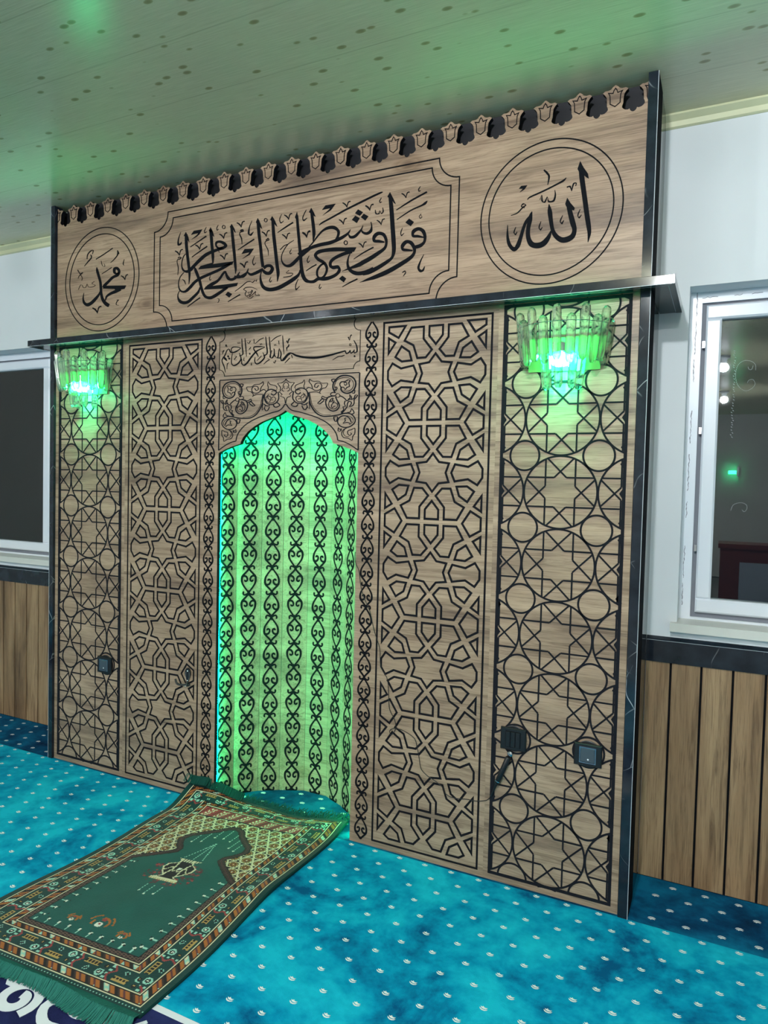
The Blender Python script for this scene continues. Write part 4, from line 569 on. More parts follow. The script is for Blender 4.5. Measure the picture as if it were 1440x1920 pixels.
SH = dict(
 star=[(0, 66), (23, 37), (60, 32), (48.5, 0), (60, -32), (23, -37), (0, -66), (-23, -37), (-60, -32), (-48.5, 0), (-60, 32), (-23, 37)],
 house=[(-25, 161), (25, 161), (25, 128), (0, 98), (-25, 128)],
 kite=[(46, 160.5), (93, 160.5), (118, 117), (84, 99), (68, 54), (36.5, 54.5), (14, 80), (46, 119)],
 pent=[(129, 98), (152.5, 62), (127, 45), (89.5, 47), (99, 78)],
 hour=[(163, 40), (180, 15), (180, -15), (163, -40), (129.5, -21), (82, -29), (69, 0), (82, 29), (129.5, 21)],
 tri=[(153, 112.5), (179.5, 129), (179.5, 76)],
 hexa=[(141.5, 43), (179, 21.5), (179, -21.5), (141.5, -43), (113, 0)])
def star_shapes(cx, zlo, zhi):
    out = []
    for n in range(-1, 6):
        zc = -0.0053 + PER * n
        items = [(SH['star'], 1, 1, 0), (SH['house'], 1, 1, 0), (SH['house'], 1, -1, 0), (SH['hour'], 1, 1, 0), (SH['hour'], -1, 1, 0), (SH['hexa'], 1, 1, 171.65), (SH['hexa'], -1, 1, 171.65)]
        for sx in (1, -1):
            for sz in (1, -1):
                for k in ('kite', 'pent', 'tri'): items.append((SH[k], sx, sz, 0))
        for poly, sx, sz, dz in items:
            q = [(cx + sx * a / 1000, zc + (sz * b + dz) / 1000) for a, b in poly]
            q = clip_half(q, 1, zlo, True)
            if len(q) > 2: q = clip_half(q, 1, zhi, False)
            if len(q) < 3: continue
            A = np.array(q); keep = [tuple(A[0])]
            for p in A[1:]:
                if np.hypot(*(p - np.array(keep[-1]))) > 0.002: keep.append(tuple(p))
            if np.hypot(*(np.array(keep[0]) - np.array(keep[-1]))) < 0.002: keep.pop()
            if len(keep) < 3: continue
            K = np.array(keep); ar = abs(0.5 * sum(K[i][0] * K[(i + 1) % len(K)][1] - K[(i + 1) % len(K)][0] * K[i][1] for i in range(len(K))))
            if ar < 0.00022 or min(K.max(0) - K.min(0)) < 0.016: continue
            out.append(keep)
    return out
def rect(x0, x1, z0, z1): return [(x0, z0), (x1, z0), (x1, z1), (x0, z1)]
TOPZ = 1.935
def star_board(sg, lab):
    cx = sg * STAR_X; xa, xb = sorted((sg * 0.3195, sg * 0.8345))
    fx0, fx1, fz0, fz1 = cx - 0.2033, cx + 0.2033, 0.0198, 1.900; fw = 0.0072; D = 0.0042
    shapes = star_shapes(cx, fz0 + 0.0245, fz1 - 0.0205)
    b = MB(); g = MB()
    fill(b, [rect(xa, xb, 0.0, TOPZ), rect(fx0, fx1, fz0, fz1)[::-1]], P0, 0)
    inner = rect(fx0 + fw, fx1 - fw, fz0 + fw, fz1 - fw)
    outs = [offset(q, 0.0039) for q in shapes]; ins = [offset(q, -0.0039) for q in shapes]
    fill(b, [inner] + [o[::-1] for o in outs], P0, 0)
    for q in ins: fill(b, [q], P0, 0)
    fill(g, [rect(fx0, fx1, fz0, fz1)], P0, -D)
    for q in outs + ins + [inner, rect(fx0, fx1, fz0, fz1)]: wall_strip(g, q, P0, -D, 0)
    wall_strip(g, rect(xa, xb, 0.0, TOPZ), P0, -0.018, 0)
    fill(g, [rect(xa, xb, 0, TOPZ)], P0, -0.018)
    root = thing('carved_panel', lab, 'panel', (cx, 0, 0), 'star lattice panels beside the niche')
    link('board', b, WOOD, root); link('star_grooves', g, GROOVE, root)
    s = MB(); u0 = sg * 0.3655
    for k in range(23):
        v0 = 1.8213 + 0.0861 - 0.0861 * k
        if k == 22: continue
        scroll_unit(s, P0, u0, v0, 1.0, False, k % 2 == 1, knot=(k > 0), last=False)
    tipz = 1.8213 + 0.0861 - 0.0861 * 22
    slab(s, [(u0 - 0.006, tipz + 0.006), (u0, tipz + 0.001), (u0 + 0.006, tipz + 0.006), (u0, tipz + 0.012)], P0, 0, 0.0012)
    link('scroll_border', s, INK, root)
    return root
star_board(1, 'tall wood panel carved with six-pointed star lattice, right of the green niche')
star_board(-1, 'tall wood panel carved with six-pointed star lattice, left of the green niche')
def circle_board(sg, lab):
    cx = sg * 1.0515; xa, xb = sorted((sg * 0.8345, sg * 1.272)); R = 0.1168; zc0 = 0.1427 + 2 * R
    b = MB().box(xa, xb, 0.0, 0.018, 0.0, TOPZ)
    root = thing('carved_panel', lab, 'panel', (cx, 0, 0), 'circle lattice panels at the outer sides')
    link('board', b, WOOD, root)
    g = MB(); hw = 0.1996; x0, x1, z0, z1 = cx - hw, cx + hw, 0.0205, 1.918; fw = 0.0100; w = 0.0050
    def put(pts, wd=w):
        run = []
        for p in pts:
            if x0 <= p[0] <= x1 and z0 <= p[1] <= z1: run.append(p)
            else:
                if len(run) > 1: line(g, run, wd, P0, 0.0010)
                run = []
        if len(run) > 1: line(g, run, wd, P0, 0.0010)
    def seg(a, b_):
        n = 24; put([(a[0] + (b_[0] - a[0]) * i / n, a[1] + (b_[1] - a[1]) * i / n) for i in range(n + 1)], 0.0054)
    rho = 0.0195 / math.sin(math.radians(22.5))
    for iz in range(-1, 9):
        for ix in (-1, 0, 1):
            X, Z = cx + ix * 2 * R, 0.1427 + iz * 2 * R
            put([(X + (R - 0.0012) * math.cos(a), Z + (R - 0.0012) * math.sin(a)) for a in np.linspace(0, 2 * math.pi, 121)], 0.0060)
            for n in range(8):
                th = math.radians(22.5 + 45 * n); V = (X + rho * math.cos(th), Z + rho * math.sin(th))
                for dd in (67.5, -67.5):
                    a = th + math.radians(dd); d = (math.cos(a), math.sin(a)); q = (V[0] - X, V[1] - Z)
                    bq = q[0] * d[0] + q[1] * d[1]; L = -bq + math.sqrt(bq * bq - (q[0] ** 2 + q[1] ** 2) + R * R)
                    seg(V, (V[0] + d[0] * L, V[1] + d[1] * L))
            for sx in (1, -1):
                if ix == 0: put([(X + sx * R + 0.0478 * math.cos(a), Z + R + 0.0478 * math.sin(a)) for a in np.linspace(0, 2 * math.pi, 73)], 0.0062)
    for iz in range(0, 9):
        Z = 0.1427 + iz * 2 * R
        for xe, sx in ((x0 + fw * 0.8, 1), (x1 - fw * 0.8, -1)):
            for zz, hh in ((Z, 0.017), (Z + R + 0.026, 0.014), (Z + R - 0.026, 0.014)):
                if z0 < zz - hh and zz + hh < z1:
                    t3 = [(xe, zz - hh), (xe + sx * 0.011, zz), (xe, zz + hh)]; slab(g, t3 if sx > 0 else t3[::-1], P0, 0, 0.0010)
    line(g, rect(x0 + fw / 2, x1 - fw / 2, z0 + fw / 2, z1 - fw / 2), fw, P0, 0.0011, closed=True)
    link('circle_grooves', g, GROOVE, root)
    return root
circle_board(1, 'tall wood panel carved with circles and eight-pointed stars, behind the right crystal lamp')
circle_board(-1, 'tall wood panel carved with circles and eight-pointed stars, behind the left crystal lamp')

# arch board with basmala and foliage spandrels
HALF = [(0.0, 1.5975), (0.012, 1.590), (0.035, 1.5795), (0.070, 1.5690), (0.110, 1.5560), (0.145, 1.5395), (0.175, 1.5200), (0.198, 1.4975), (0.2095, 1.4790), (0.2115, 1.4715), (0.245, 1.4630), (0.285, 1.4500), (0.3195, 1.4350)]
arch = [(-x, z) for x, z in HALF[::-1]] + HALF[1:]
loop = arch + [(0.3195, TOPZ), (-0.3195, TOPZ)]
b = MB(); fill(b, [loop], P0, 0)
root = thing('arch_panel', 'wood arch board with carved foliage and an Arabic line over the green niche', 'panel', (0, 0, 1.435))
link('board', b, WOOD, root)
g = MB(); wall_strip(g, loop, P0, -0.018, 0); fill(g, [loop], P0, -0.018)
link('board_edge', g, INK, root)
link('foliage_carving', traced('spandrel', P0, 0.0011, mirror=True), GROOVE, root)
link('arabic_line', traced('basmala', P0, 0.0012), INK, root)
g = MB(); ac = lambda cx, cz, r, a0, a1: [(cx + r * math.cos(math.radians(a)), cz + r * math.sin(math.radians(a))) for a in np.linspace(a0, a1, 12)]
fr = ac(-0.3195, 1.7420, 0.0250, 90, 0) + ac(0.3195, 1.7420, 0.0250, 180, 90) + [(0.3195, 1.8790)] + ac(0.3160, 1.9040, 0.0250, 270, 100)
fr = fr + ac(-0.3160, 1.9040, 0.0250, 80, -90) + [(-0.3195, 1.8790)]
line(g, ac(-0.3215, 1.7420, 0.0255, 90, 0) + ac(0.3185, 1.7420, 0.0255, 180, 90) + [(0.3185, 1.8790)], 0.0026, P0, 0.0011)
line(g, [(0.3185, 1.8790)] + ac(0.3165, 1.9035, 0.0245, 270, 95), 0.0026, P0, 0.0011)
line(g, [(-0.3215, 1.7675), (-0.3215, 1.8790)] + ac(-0.3200, 1.9035, 0.0245, -85, 85), 0.0026, P0, 0.0011)
link('line_frame', g, INK, root)

# niche of vertical slats
NV = [(-0.336, 0.020), (-0.298, 0.098), (-0.226, 0.174), (-0.152, 0.226), (-0.055, 0.272), (0.055, 0.272), (0.152, 0.226), (0.226, 0.174), (0.298, 0.098), (0.336, 0.020)]
root = thing('prayer_niche', 'recessed niche of wood slats with carved black scrolls, lit green', 'niche', (0, 0.15, 0))
for i in range(9):
    a, c = Vector((*NV[i], 0)), Vector((*NV[i + 1], 0)); U = (c - a).normalized(); Nn = Vector((U.y, -U.x, 0)); L = (c - a).length
    mp = (lambda a_, U_, N_: (lambda u, v, h: tuple(a_ + U_ * u + N_ * h + Vector((0, 0, v)))))(a, U, Nn)
    m = MB(); g0, ht = 0.0006, 1.72
    loop2 = [(g0, 0.0), (L - g0, 0.0), (L - g0, ht), (g0, ht)]
    fill(m, [loop2], mp, 0); wall_strip(m, loop2, mp, -0.012, 0); fill(m, [loop2], mp, -0.012)
    sl = link('slat', m, WOOD, root)
    s = MB(); S = 1.226; H = 0.1057
    inv = (i % 2 == 1)
    for k in range(17):
        v0 = 0.0085 + H * k
        scroll_unit(s, mp, L / 2, v0, S, inv, k % 2 == 0, last=(k == 0), knot=True)
    link('carved_scroll', s, INK, sl)
m = MB(); fill(m, [[(x, y) for x, y in NV]], lambda u, v, h: (u, v, 1.722), 0); link('niche_top', m, WOOD, root)
# LED strip behind the opening edge
st = thing('led_strip', 'green light strip hidden behind the edge of the niche opening', 'light strip', (0, 0.022, 0.01))
m = MB(); m.box(-0.333, -0.3215, 0.0185, 0.0225, 0.01, 1.43); link('led_tape', m, LEDGLOW, st)
m = MB(); m.box(0.3215, 0.333, 0.0185, 0.0225, 0.01, 1.43); link('led_tape', m, LEDGLOW, st)
m = MB()
up = [(x * 1.02, z + 0.010) for x, z in arch]
for p, q in zip(up, up[1:]): m.quad((p[0], 0.0190, p[1]), (q[0], 0.0190, q[1]), (q[0], 0.0190, q[1] + 0.012), (p[0], 0.0190, p[1] + 0.012))
link('led_tape', m, LEDTOP, st)

# header board with tulip cresting, verse and medallions
TUL = [(0, 2.5510), (.007, 2.5465), (.0125, 2.5405), (.020, 2.5378), (.030, 2.5385), (.0375, 2.5335), (.0310, 2.5270), (.0258, 2.5190), (.0242, 2.505), (.0238, 2.493), (.0212, 2.486), (.0205, 2.481), (.0235, 2.4765), (.030, 2.4718), (.038, 2.4705), (.0425, 2.4725), (.0445, 2.467), (.049, 2.4630), (.05325, 2.4618)]
HX0, HX1 = -1.268, 1.274
top = []
for n in range(23, -2, -1):
    tx = 1.179 - 0.1065 * n
    top += [(tx - x, z) for x, z in TUL[::-1][:-1]] + [(tx + x, z) for x, z in TUL[:-1]]
top = [p for p in top if HX0 < p[0] < HX1]
loop = [(HX0, 1.935), (HX1, 1.935), (HX1, top[-1][1])] + top[::-1] + [(HX0, top[0][1])]
root = thing('header_board', 'wood header board with tulip cresting, black Arabic verse and two round medallions', 'panel', (0, 0, 1.935))
b = MB(); fill(b, [loop], P0, 0); link('board', b, WOODH, root)
g = MB(); wall_strip(g, loop, P0, -0.018, 0); link('board_edge', g, INK, root)
g = MB()
TI = [(0, 2.5415), (.0045, 2.5350), (.0068, 2.5275), (.0120, 2.5285), (.0205, 2.5305), (.0160, 2.5225), (.0148, 2.508), (.0145, 2.4965), (0, 2.4868)]
for n in range(-1, 24):
    tx = 1.179 - 0.1065 * n
    P = [(tx + x, z) for x, z in TI] + [(tx - x, z) for x, z in TI[::-1][1:-1]]
    P = [(min(max(x, HX0), HX1), z) for x, z in P]
    if max(p[0] for p in P) - min(p[0] for p in P) > 0.004: line(g, P, 0.0026, P0, 0.0011, closed=True)
link('tulip_outlines', g, INK, root)
link('arabic_verse', traced('verse', P0, 0.0013, sub=6), INK, root)
for key, sx in (('allah', 1), ('muhammad', -1)):
    m = traced(key, P0, 0.0013, sub=6)
    for r in (0.2251, 0.1975):
        line(m, [(sx * 0.9879 + r * math.cos(a), 2.1994 + r * math.sin(a)) for a in np.linspace(0, 2 * math.pi, 120, endpoint=False)], 0.0040, P0, 0.0012, closed=True)
    link('medallion', m, INK, root)
g = MB()
def notched(x0, x1, z0, z1, r, bottom=True):
    P = ac(x0, z1, r, -90, 0) + ac(x1, z1, r, 180, 270) + ac(x1, z0, r, 90, 180) + ac(x0, z0, r, 0, 90)
    return P
line(g, notched(-0.677, 0.683, 1.956, 2.436, 0.074), 0.0042, P0, 0.0012, closed=True)
line(g, notched(-0.645, 0.653, 1.984, 2.408, 0.070), 0.0042, P0, 0.0012, closed=True)
link('verse_frame', g, INK, root)
bk = link('header_backing', MB().box(-1.268, 1.274, 0.052, 0.062, 2.40, CZ - 0.001), BACKING)
tag(bk, 'charcoal backing board seen in the gaps of the tulip cresting', 'board')
# black marble posts and the wood sides of the unit
def post(x0, x1, sg, lab):
    r = thing('edge_post', lab, 'post', ((x0 + x1) / 2, -0.012, 0))
    m = MB(); m.box(x0, x1, -0.012, 0.030, 0, CZ - 0.002); link('front_face', m, MARBLE, r)
    xo = x1 if sg > 0 else x0 - 0.0012
    m = MB(); m.box(xo, xo + 0.0012, -0.0108, 0.118, 0, CZ - 0.002); link('outer_edge', m, MATBLACK, r)
    m = MB(); m.box(xo - 0.0003, xo + 0.0014, -0.0126, -0.0109, 0, CZ - 0.002); link('edge_line', m, EDGELINE, r)  # pale strip: highlight along the post's edge band, put into its colour
post(-1.297, -1.2725, -1, 'black marble post edging the carved panel on the left'); post(1.2745, 1.3022, 1, 'black marble post edging the carved panel on the right')
for x0, x1, lab in ((-1.2965, -1.280, 'glossy black side of the carved unit at its left end'), (1.284, 1.3020, 'glossy black side of the carved unit beside the right window')):
    o = link('side_board', MB().box(x0, x1, 0.1185, WY - 0.0005, 0, CZ - 0.002), GLOSSBLACK); tag(o, lab, 'panel')
# shelf
sh = thing('cornice_shelf', 'long black marble shelf running over both crystal lamps', 'shelf', (0, 0, 1.917))
SX, SY, Z0, Z1 = 1.373, -0.073, 1.9165, 1.9435
m = MB(); m.chamfer_box(-SX, SX, SY, SY + 0.018, Z0, Z1, 0.0012); m.box(-SX, -SX + 0.018, SY + 0.018, WY - 0.001, Z0, Z1); m.box(SX - 0.018, SX, SY + 0.018, WY - 0.001, Z0, Z1)
link('fascia', m, MARBLE, sh)
m = MB(); m.box(-SX + 0.018, SX - 0.018, SY + 0.018, -0.0125, Z0 + 0.001, Z1 - 0.001); m.box(1.304, SX - 0.018, -0.0125, WY - 0.001, Z0 + 0.001, Z1 - 0.001); m.box(-SX + 0.018, -1.2975, -0.0125, WY - 0.001, Z0 + 0.001, Z1 - 0.001)
link('soffit', m, GLOSSBLACK, sh)
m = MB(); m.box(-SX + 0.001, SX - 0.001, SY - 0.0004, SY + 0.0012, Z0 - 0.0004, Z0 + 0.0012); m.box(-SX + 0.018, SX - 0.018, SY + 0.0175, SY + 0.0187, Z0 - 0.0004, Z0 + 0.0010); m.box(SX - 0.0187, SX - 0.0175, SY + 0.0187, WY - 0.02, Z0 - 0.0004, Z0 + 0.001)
link('edge_line', m, EDGELINE, sh)  # bright highlight of the shelf edges, painted as thin pale strips

# ------------------------------------------------------------------ crystal wall lamps
def rod(mb, p0, p1, r, slant=0.0):
    # bottom p0, top p1: fluted prism with a rounded top and bevelled foot
    a, b_ = Vector(p0), Vector(p1); d = b_ - a; L = d.length; d.normalize()
    prof = [(0.55, 0.0), (0.92, 0.012), (1.0, 0.03), (1.0, L - 0.018), (0.92, L - 0.010), (0.62, L - 0.003), (0.2, L)]
    mb.tube([a + d * h for _, h in prof], [r * k for k, _ in prof], 8)
def sconce(cx, lab):
    root = thing('crystal_sconce', lab, 'wall lamp', (cx, 0, 1.69), None)
    m = MB(); m.box(cx - 0.112, cx + 0.112, -0.006, -0.0012, 1.694, 1.80); link('back_plate', m, PLATE, root)
    m = MB(); m.tube([(cx + 0.140 * math.cos(a), -0.004 - 0.118 * math.sin(a), 1.826) for a in np.linspace(0, math.pi, 24)], 0.0013, 6); link('ring', m, CHROME, root)
    m = MB(); m.lathe([(0.012, 0), (0.014, 0.004), (0.014, 0.03), (0.008, 0.034)], (cx, -0.050, 1.743), 14); link('socket', m, CHROME, root)
    m = MB(); m.lathe([(0.008, 0.0), (0.026, 0.006), (0.034, 0.018), (0.030, 0.032), (0.014, 0.042)], (cx, -0.050, 1.700), 18); link('bulb', m, GREENBULB, root, smooth=True)
    for i in range(11):
        a = math.pi * (i + 0.0) / 10; tall = i % 2 == 1
        ca, sa = math.cos(a), math.sin(a); rt = 0.141; rb = 0.121; y0 = -0.016
        top = (cx + rt * ca, y0 - 0.112 * sa, 1.876 if tall else 1.846); bot = (cx + rb * ca, y0 - 0.094 * sa, 1.712 if tall else 1.703)
        m = MB(); rod(m, bot, top, 0.0150 if not tall else 0.0140); link('crystal_rod', m, CRYSTAL, root)
    for i in range(5):
        a = math.pi * (i + 0.0) / 4; ca, sa = math.cos(a), math.sin(a)
        m = MB(); rod(m, (cx + 0.050 * ca, -0.020 - 0.055 * sa, 1.632), (cx + 0.060 * ca, -0.020 - 0.066 * sa, 1.742), 0.0135); link('crystal_rod', m, CRYSTAL, root)
    return root
sconce(1.0515, 'crystal rod wall lamp glowing green, under the right end of the shelf')
sconce(-1.0515, 'crystal rod wall lamp glowing green, under the left end of the shelf')

# ------------------------------------------------------------------ sockets, hook, plug, cable
def plate(x0, x1, z0, z1, name, lab, cat_):
    root = thing(name, lab, cat_, ((x0 + x1) / 2, 0, z0))
    cx, cz = (x0 + x1) / 2, (z0 + z1) / 2
    m = MB(); m.lathe([(0.043, 0.0012), (0.043, 0.004), (0.041, 0.005)], (cx, 0, cz), 40, axis='y'); link('rear_ring', m, BLACK, root)
    m = MB(); m.chamfer_box(x0, x1, -0.014, -0.0052, z0, z1, 0.003); link('cover_plate', m, BLACK, root)
    return root
r1 = plate(0.886, 0.971, 0.458, 0.531, 'light_switch', 'black triple rocker plate above the hanging black connector', 'switch')
m = MB(); m.box(0.903, 0.954, -0.0150, -0.0138, 0.468, 0.521); link('switch_bay', m, INK, r1)
for i in range(3):
    m = MB(); x = 0.9045 + i * 0.0165; m.chamfer_box(x, x + 0.0150, -0.0180, -0.0150, 0.4695, 0.5195, 0.001); link('rocker', m, BLACK, r1)
def lidded(x0, x1, z0, z1, lab):
    r = plate(x0, x1, z0, z1, 'wall_socket', lab, 'socket'); cx, cz = (x0 + x1) / 2, (z0 + z1) / 2
    m = MB(); line(m, rect(cx - 0.024, cx + 0.024, cz - 0.024, cz + 0.024), 0.003, onpanel(-0.0138), 0.002, closed=True); link('lid_frame', m, CHROME, r)
    m = MB(); m.chamfer_box(cx - 0.0222, cx + 0.0222, -0.0172, -0.0142, cz - 0.0222, cz + 0.0222, 0.002); link('lid', m, CLEARCOVER, r)
    m = MB(); m.lathe([(0.0022, 0.0172), (0.0028, 0.0180), (0.001, 0.0190)], (cx + 0.002, 0, cz - 0.012), 10, axis='y'); link('lid_catch', m, STONE, r)
    return r
lidded(1.1255, 1.2105, 0.453, 0.523, 'black socket with clear lid, on the right circle-carved panel')
lidded(-0.979, -0.894, 0.453, 0.525, 'black socket with clear lid, on the left circle-carved panel')
hk = thing('wall_hook', 'small black hook with clear stones on the left star-carved panel', 'hook', (-0.461, 0, 0.468))
m = MB(); slab(m, [(p[0], p[1]) for p in cat([(-0.461, 0.540), (-0.472, 0.532), (-0.4755, 0.515), (-0.470, 0.497), (-0.4635, 0.484), (-0.461, 0.478), (-0.4585, 0.484), (-0.452, 0.497), (-0.4465, 0.515), (-0.450, 0.532)], 4, True)][::-1], P0, 0.0012, 0.006)
link('back_plate', m, BLACK, hk)
m = MB(); m.tube(cat([(-0.461, -0.006, 0.484), (-0.462, -0.014, 0.473), (-0.474, -0.018, 0.470), (-0.490, -0.022, 0.469), (-0.504, -0.024, 0.475), (-0.512, -0.022, 0.490)], 5), 0.0042, 8); m.tube(cat([(-0.461, -0.006, 0.482), (-0.455, -0.014, 0.469), (-0.446, -0.016, 0.472), (-0.441, -0.014, 0.476)], 4), 0.004, 8)
link('hook_arm', m, BLACK, hk, smooth=True)
def stone(x, z, r, y=-0.006):
    m = MB(); m.lathe([(r, 0.0), (r * .9, r * .4), (r * .4, r * .8)], (x, y, z), 8, axis='y'); link('stone', m, STONE, hk)
stone(-0.461, 0.527, 0.0035); stone(-0.461, 0.486, 0.003); stone(-0.4605, 0.472, 0.003, -0.014); stone(-0.464, 0.465, 0.0025, -0.016)
for k in range(6):
    for sx in (-1, 1): stone(-0.461 + sx * (0.0095 - 0.0006 * abs(k - 2)), 0.520 - k * 0.0055, 0.0011)
cn = thing('cable_connector', 'slim black connector barrel hanging under the rocker plate', 'connector', (0.92, 0, 0.33))
ax0, ax1 = Vector((0.9195, -0.012, 0.444)), Vector((0.8770, -0.010, 0.336)); dv = (ax1 - ax0)
m = MB(); m.tube([ax0 + dv * 0.10, ax0 + dv * 0.13, ax0 + dv * 0.97, ax0 + dv], [0.0070, 0.0095, 0.0090, 0.0080], 16); link('barrel', m, BLACK, cn, smooth=True)
m = MB(); m.lathe([(0.0075, 0.004), (0.009, 0.008), (0.009, 0.015), (0.004, 0.019)], (0.9195, 0, 0.444), 14, axis='y'); link('swivel', m, CHROME, cn)
m = MB(); m.tube([ax0 + dv * 0.90, ax0 + dv * 0.925], 0.0099, 16); link('ring', m, CHROME, cn)
m = MB(); m.tube([ax1 + dv * 0.002, ax1 + dv * 0.45], [0.0045, 0.0022], 10); link('strain_relief', m, BLACK, cn)
W = [[0.853, 0.280], [0.846, 0.272], [0.837, 0.266], [0.804, 0.257], [0.771, 0.256], [0.732, 0.25], [0.698, 0.256], [0.682, 0.279], [0.652, 0.296], [0.621, 0.309], [0.6, 0.328], [0.592, 0.365], [0.583, 0.401], [0.572, 0.430], [0.535, 0.448], [0.504, 0.4525], [0.483, 0.448], [0.4745, 0.437], [0.483, 0.427], [0.496, 0.446], [0.499, 0.460], [0.492, 0.486], [0.473, 0.517], [0.468, 0.555], [0.462, 0.622], [0.440, 0.655], [0.431, 0.68], [0.427, 0.733], [0.405, 0.79], [0.396, 0.82], [0.383, 0.865], [0.358, 0.912], [0.344, 0.955], [0.336, 1.004], [0.322, 1.031], [0.3175, 1.055]]
m = MB(); m.tube([(x, -0.0032, z) for x, z in W[:-1]][0:0] + [tuple(p) for p in cat([(x, -0.0032, z) for x, z in W], 4)] + [(0.314, 0.004, 1.07), (0.312, 0.03, 1.075), (0.300, 0.085, 1.06)], 0.0013, 6)
tag(link('cable', m, BLACK, smooth=True), 'thin black cable looping over the right star-carved panel from connector to niche', 'cable')
m = MB(); m.tube(cat([(0.3165, 0.022, 0.775), (0.296, 0.092, 0.760), (0.262, 0.128, 0.735), (0.238, 0.152, 0.700), (0.250, 0.140, 0.672), (0.285, 0.104, 0.665), (0.3165, 0.024, 0.662)], 6), 0.0012, 6)
tag(link('cable', m, BLACK, smooth=True), 'short loop of thin black cable inside the right side of the green niche', 'cable')

# ------------------------------------------------------------------ prayer rug
def build_rug():
    Wd, Ht = 0.74, 1.10; c = 0.0036; NX, NY = int(Wd / c), int(Ht / c)
    X = (np.arange(NX) + 0.5) * c; Y = (np.arange(NY) + 0.5) * c
    gx, gy = np.meshgrid(X, Y)
    pal = {k: np.array(lin(v)[:3]) for k, v in dict(green=(16, 58, 56), field=(18, 84, 78), cream=(214, 208, 172), orange=(164, 98, 42), brown=(58, 44, 40), guard=(96, 74, 66), dark=(24, 22, 24), red=(150, 62, 62), mint=(150, 204, 186), tan=(176, 146, 84), plum=(88, 48, 56), pale=(220, 226, 210)).items()}
    img = np.zeros((NY, NX, 3)); img[:] = pal['green']
    rng = np.random.RandomState(3)
    def put(mask, k): img[mask] = pal[k]
    dx = np.minimum(gx, Wd - gx); dyf = Ht - gy; dyb = gy * 1.62
    d = np.minimum(np.minimum(dx, dyf), dyb)
    along = np.where(dx <= np.minimum(dyf, dyb), gy, gx)
    cells = lambda a: np.floor(a / c).astype(int)
    ca, cd = cells(along), cells(d)
    def stripe(lo, hi):
        m = (d >= lo) & (d < hi); ph = (ca + cd) % 14
        put(m, 'orange'); put(m & (ph < 3), 'dark'); put(m & (ph >= 3) & (ph < 5), 'brown'); put(m & (ph >= 8) & (ph < 10), 'plum')
        big = (ca // 14) % 3 == 2; put(m & big & (ph >= 4) & (ph < 9), 'mint'); put(m & big & (ph >= 5) & (ph < 8) & ((cd % 4) < 2), 'cream')
        put(m & ((d < lo + c) | (d >= hi - c)), 'dark')
    stripe(0.025, 0.052); stripe(0.118, 0.140)
    for a in (0.0215, 0.052, 0.1145, 0.140): put((d >= a) & (d < a + c), 'cream')
    put((d >= 0.0255) & (d < 0.0255 + c * .6), 'dark')
    # main border motifs
    main = (d >= 0.056) & (d < 0.1145); P = 0.118
    q = np.mod(along + 0.02, P); dm = d - 0.0852; flip = (np.floor((along + 0.02) / P).astype(int) % 2) * 2 - 1
    e = dm * flip
    bar = main & (np.abs(q - 0.030) < 0.024) & (np.abs(e + 0.012) < 0.0085); put(bar, 'tan'); put(bar & (np.abs(e + 0.012) < 0.0045) & ((ca % 3) != 0), 'dark')
    r = np.hypot(q - 0.075, e - 0.012); put(main & (r < 0.0125), 'mint'); put(main & (r < 0.0075), 'dark'); put(main & (r < 0.0035), 'pale')
    r = np.hypot(q - 0.030, e - 0.014); put(main & (r < 0.0085) & (((ca + cd) % 2) == 0), 'mint'); put(main & (r < 0.004), 'dark')
    put(main & (np.abs(q - 0.098) < 0.005) & (np.abs(np.sin(dm * 210)) > 0.55), 'mint')
    put(main & (np.abs(q - 0.106 - 0.006 * np.sin(dm * 160)) < 0.0035), 'red')
    r = np.hypot(q - 0.078, e + 0.014); put(main & (r < 0.0065), 'dark'); put(main & (r < 0.003), 'tan')
    # inside
    inn = d >= 0.1435
    put(inn, 'field')
    cx = Wd / 2 - 0.003
    guard = inn & (d < 0.165) & (gy > 0.50)
    put(guard, 'guard'); put(guard & (((ca + 3 * (cd % 2)) % 6) < 2) & (np.abs(d - 0.154) < 0.007), 'dark'); put(guard & (d < 0.1475), 'dark'); put(guard & (d > 0.1612), 'dark')
    # spandrels with rosettes and the arch
    prof = [(0.195, 0.0), (0.205, 0.026), (0.237, 0.052), (0.273, 0.092), (0.305, 0.130), (0.34, 0.142), (0.375, 0.122), (0.40, 0.100), (0.42, 0.097), (0.45, 0.130), (0.48, 0.168), (0.515, 0.214), (0.525, 0.24)]
    py, pw = zip(*prof); hw = np.interp(gy, py, pw)
    ax_ = np.abs(gx - cx)
    sp = inn & (gy > 0.088) & (gy < 0.525) & ((ax_ > hw) | (gy < 0.195))
    put(sp, 'pale'); put(sp, 'cream')
    ry = 0.042; rx = 0.050
    row = np.floor((gy - 0.15) / ry).astype(int); oy = gy - 0.15 - (row + 0.5) * ry; ox = np.mod(gx - 0.145 + (row % 2) * rx / 2, rx) - rx / 2
    r = np.hypot(ox, oy * 1.05)
    put(sp & (r < 0.0185), 'brown'); put(sp & (r < 0.0155), 'tan'); put(sp & (r < 0.0125), 'brown'); put(sp & (r < 0.0125) & (((cells(gx) + cells(gy)) % 3) == 0), 'orange'); put(sp & (r < 0.0055), 'orange'); put(sp & (r < 0.003), 'pale')
    put(sp & (r > 0.0255), 'dark')
    # edge of arch
    def near_arch(t):
        best = np.full(gx.shape, 9.0)
        for (y0, w0), (y1, w1) in zip(prof, prof[1:]):
            ex, ey = w1 - w0, y1 - y0; L2 = ex * ex + ey * ey
            tt = np.clip(((ax_ - w0) * ex + (gy - y0) * ey) / L2, 0, 1); best = np.minimum(best, np.hypot(ax_ - w0 - tt * ex, gy - y0 - tt * ey))
        return best
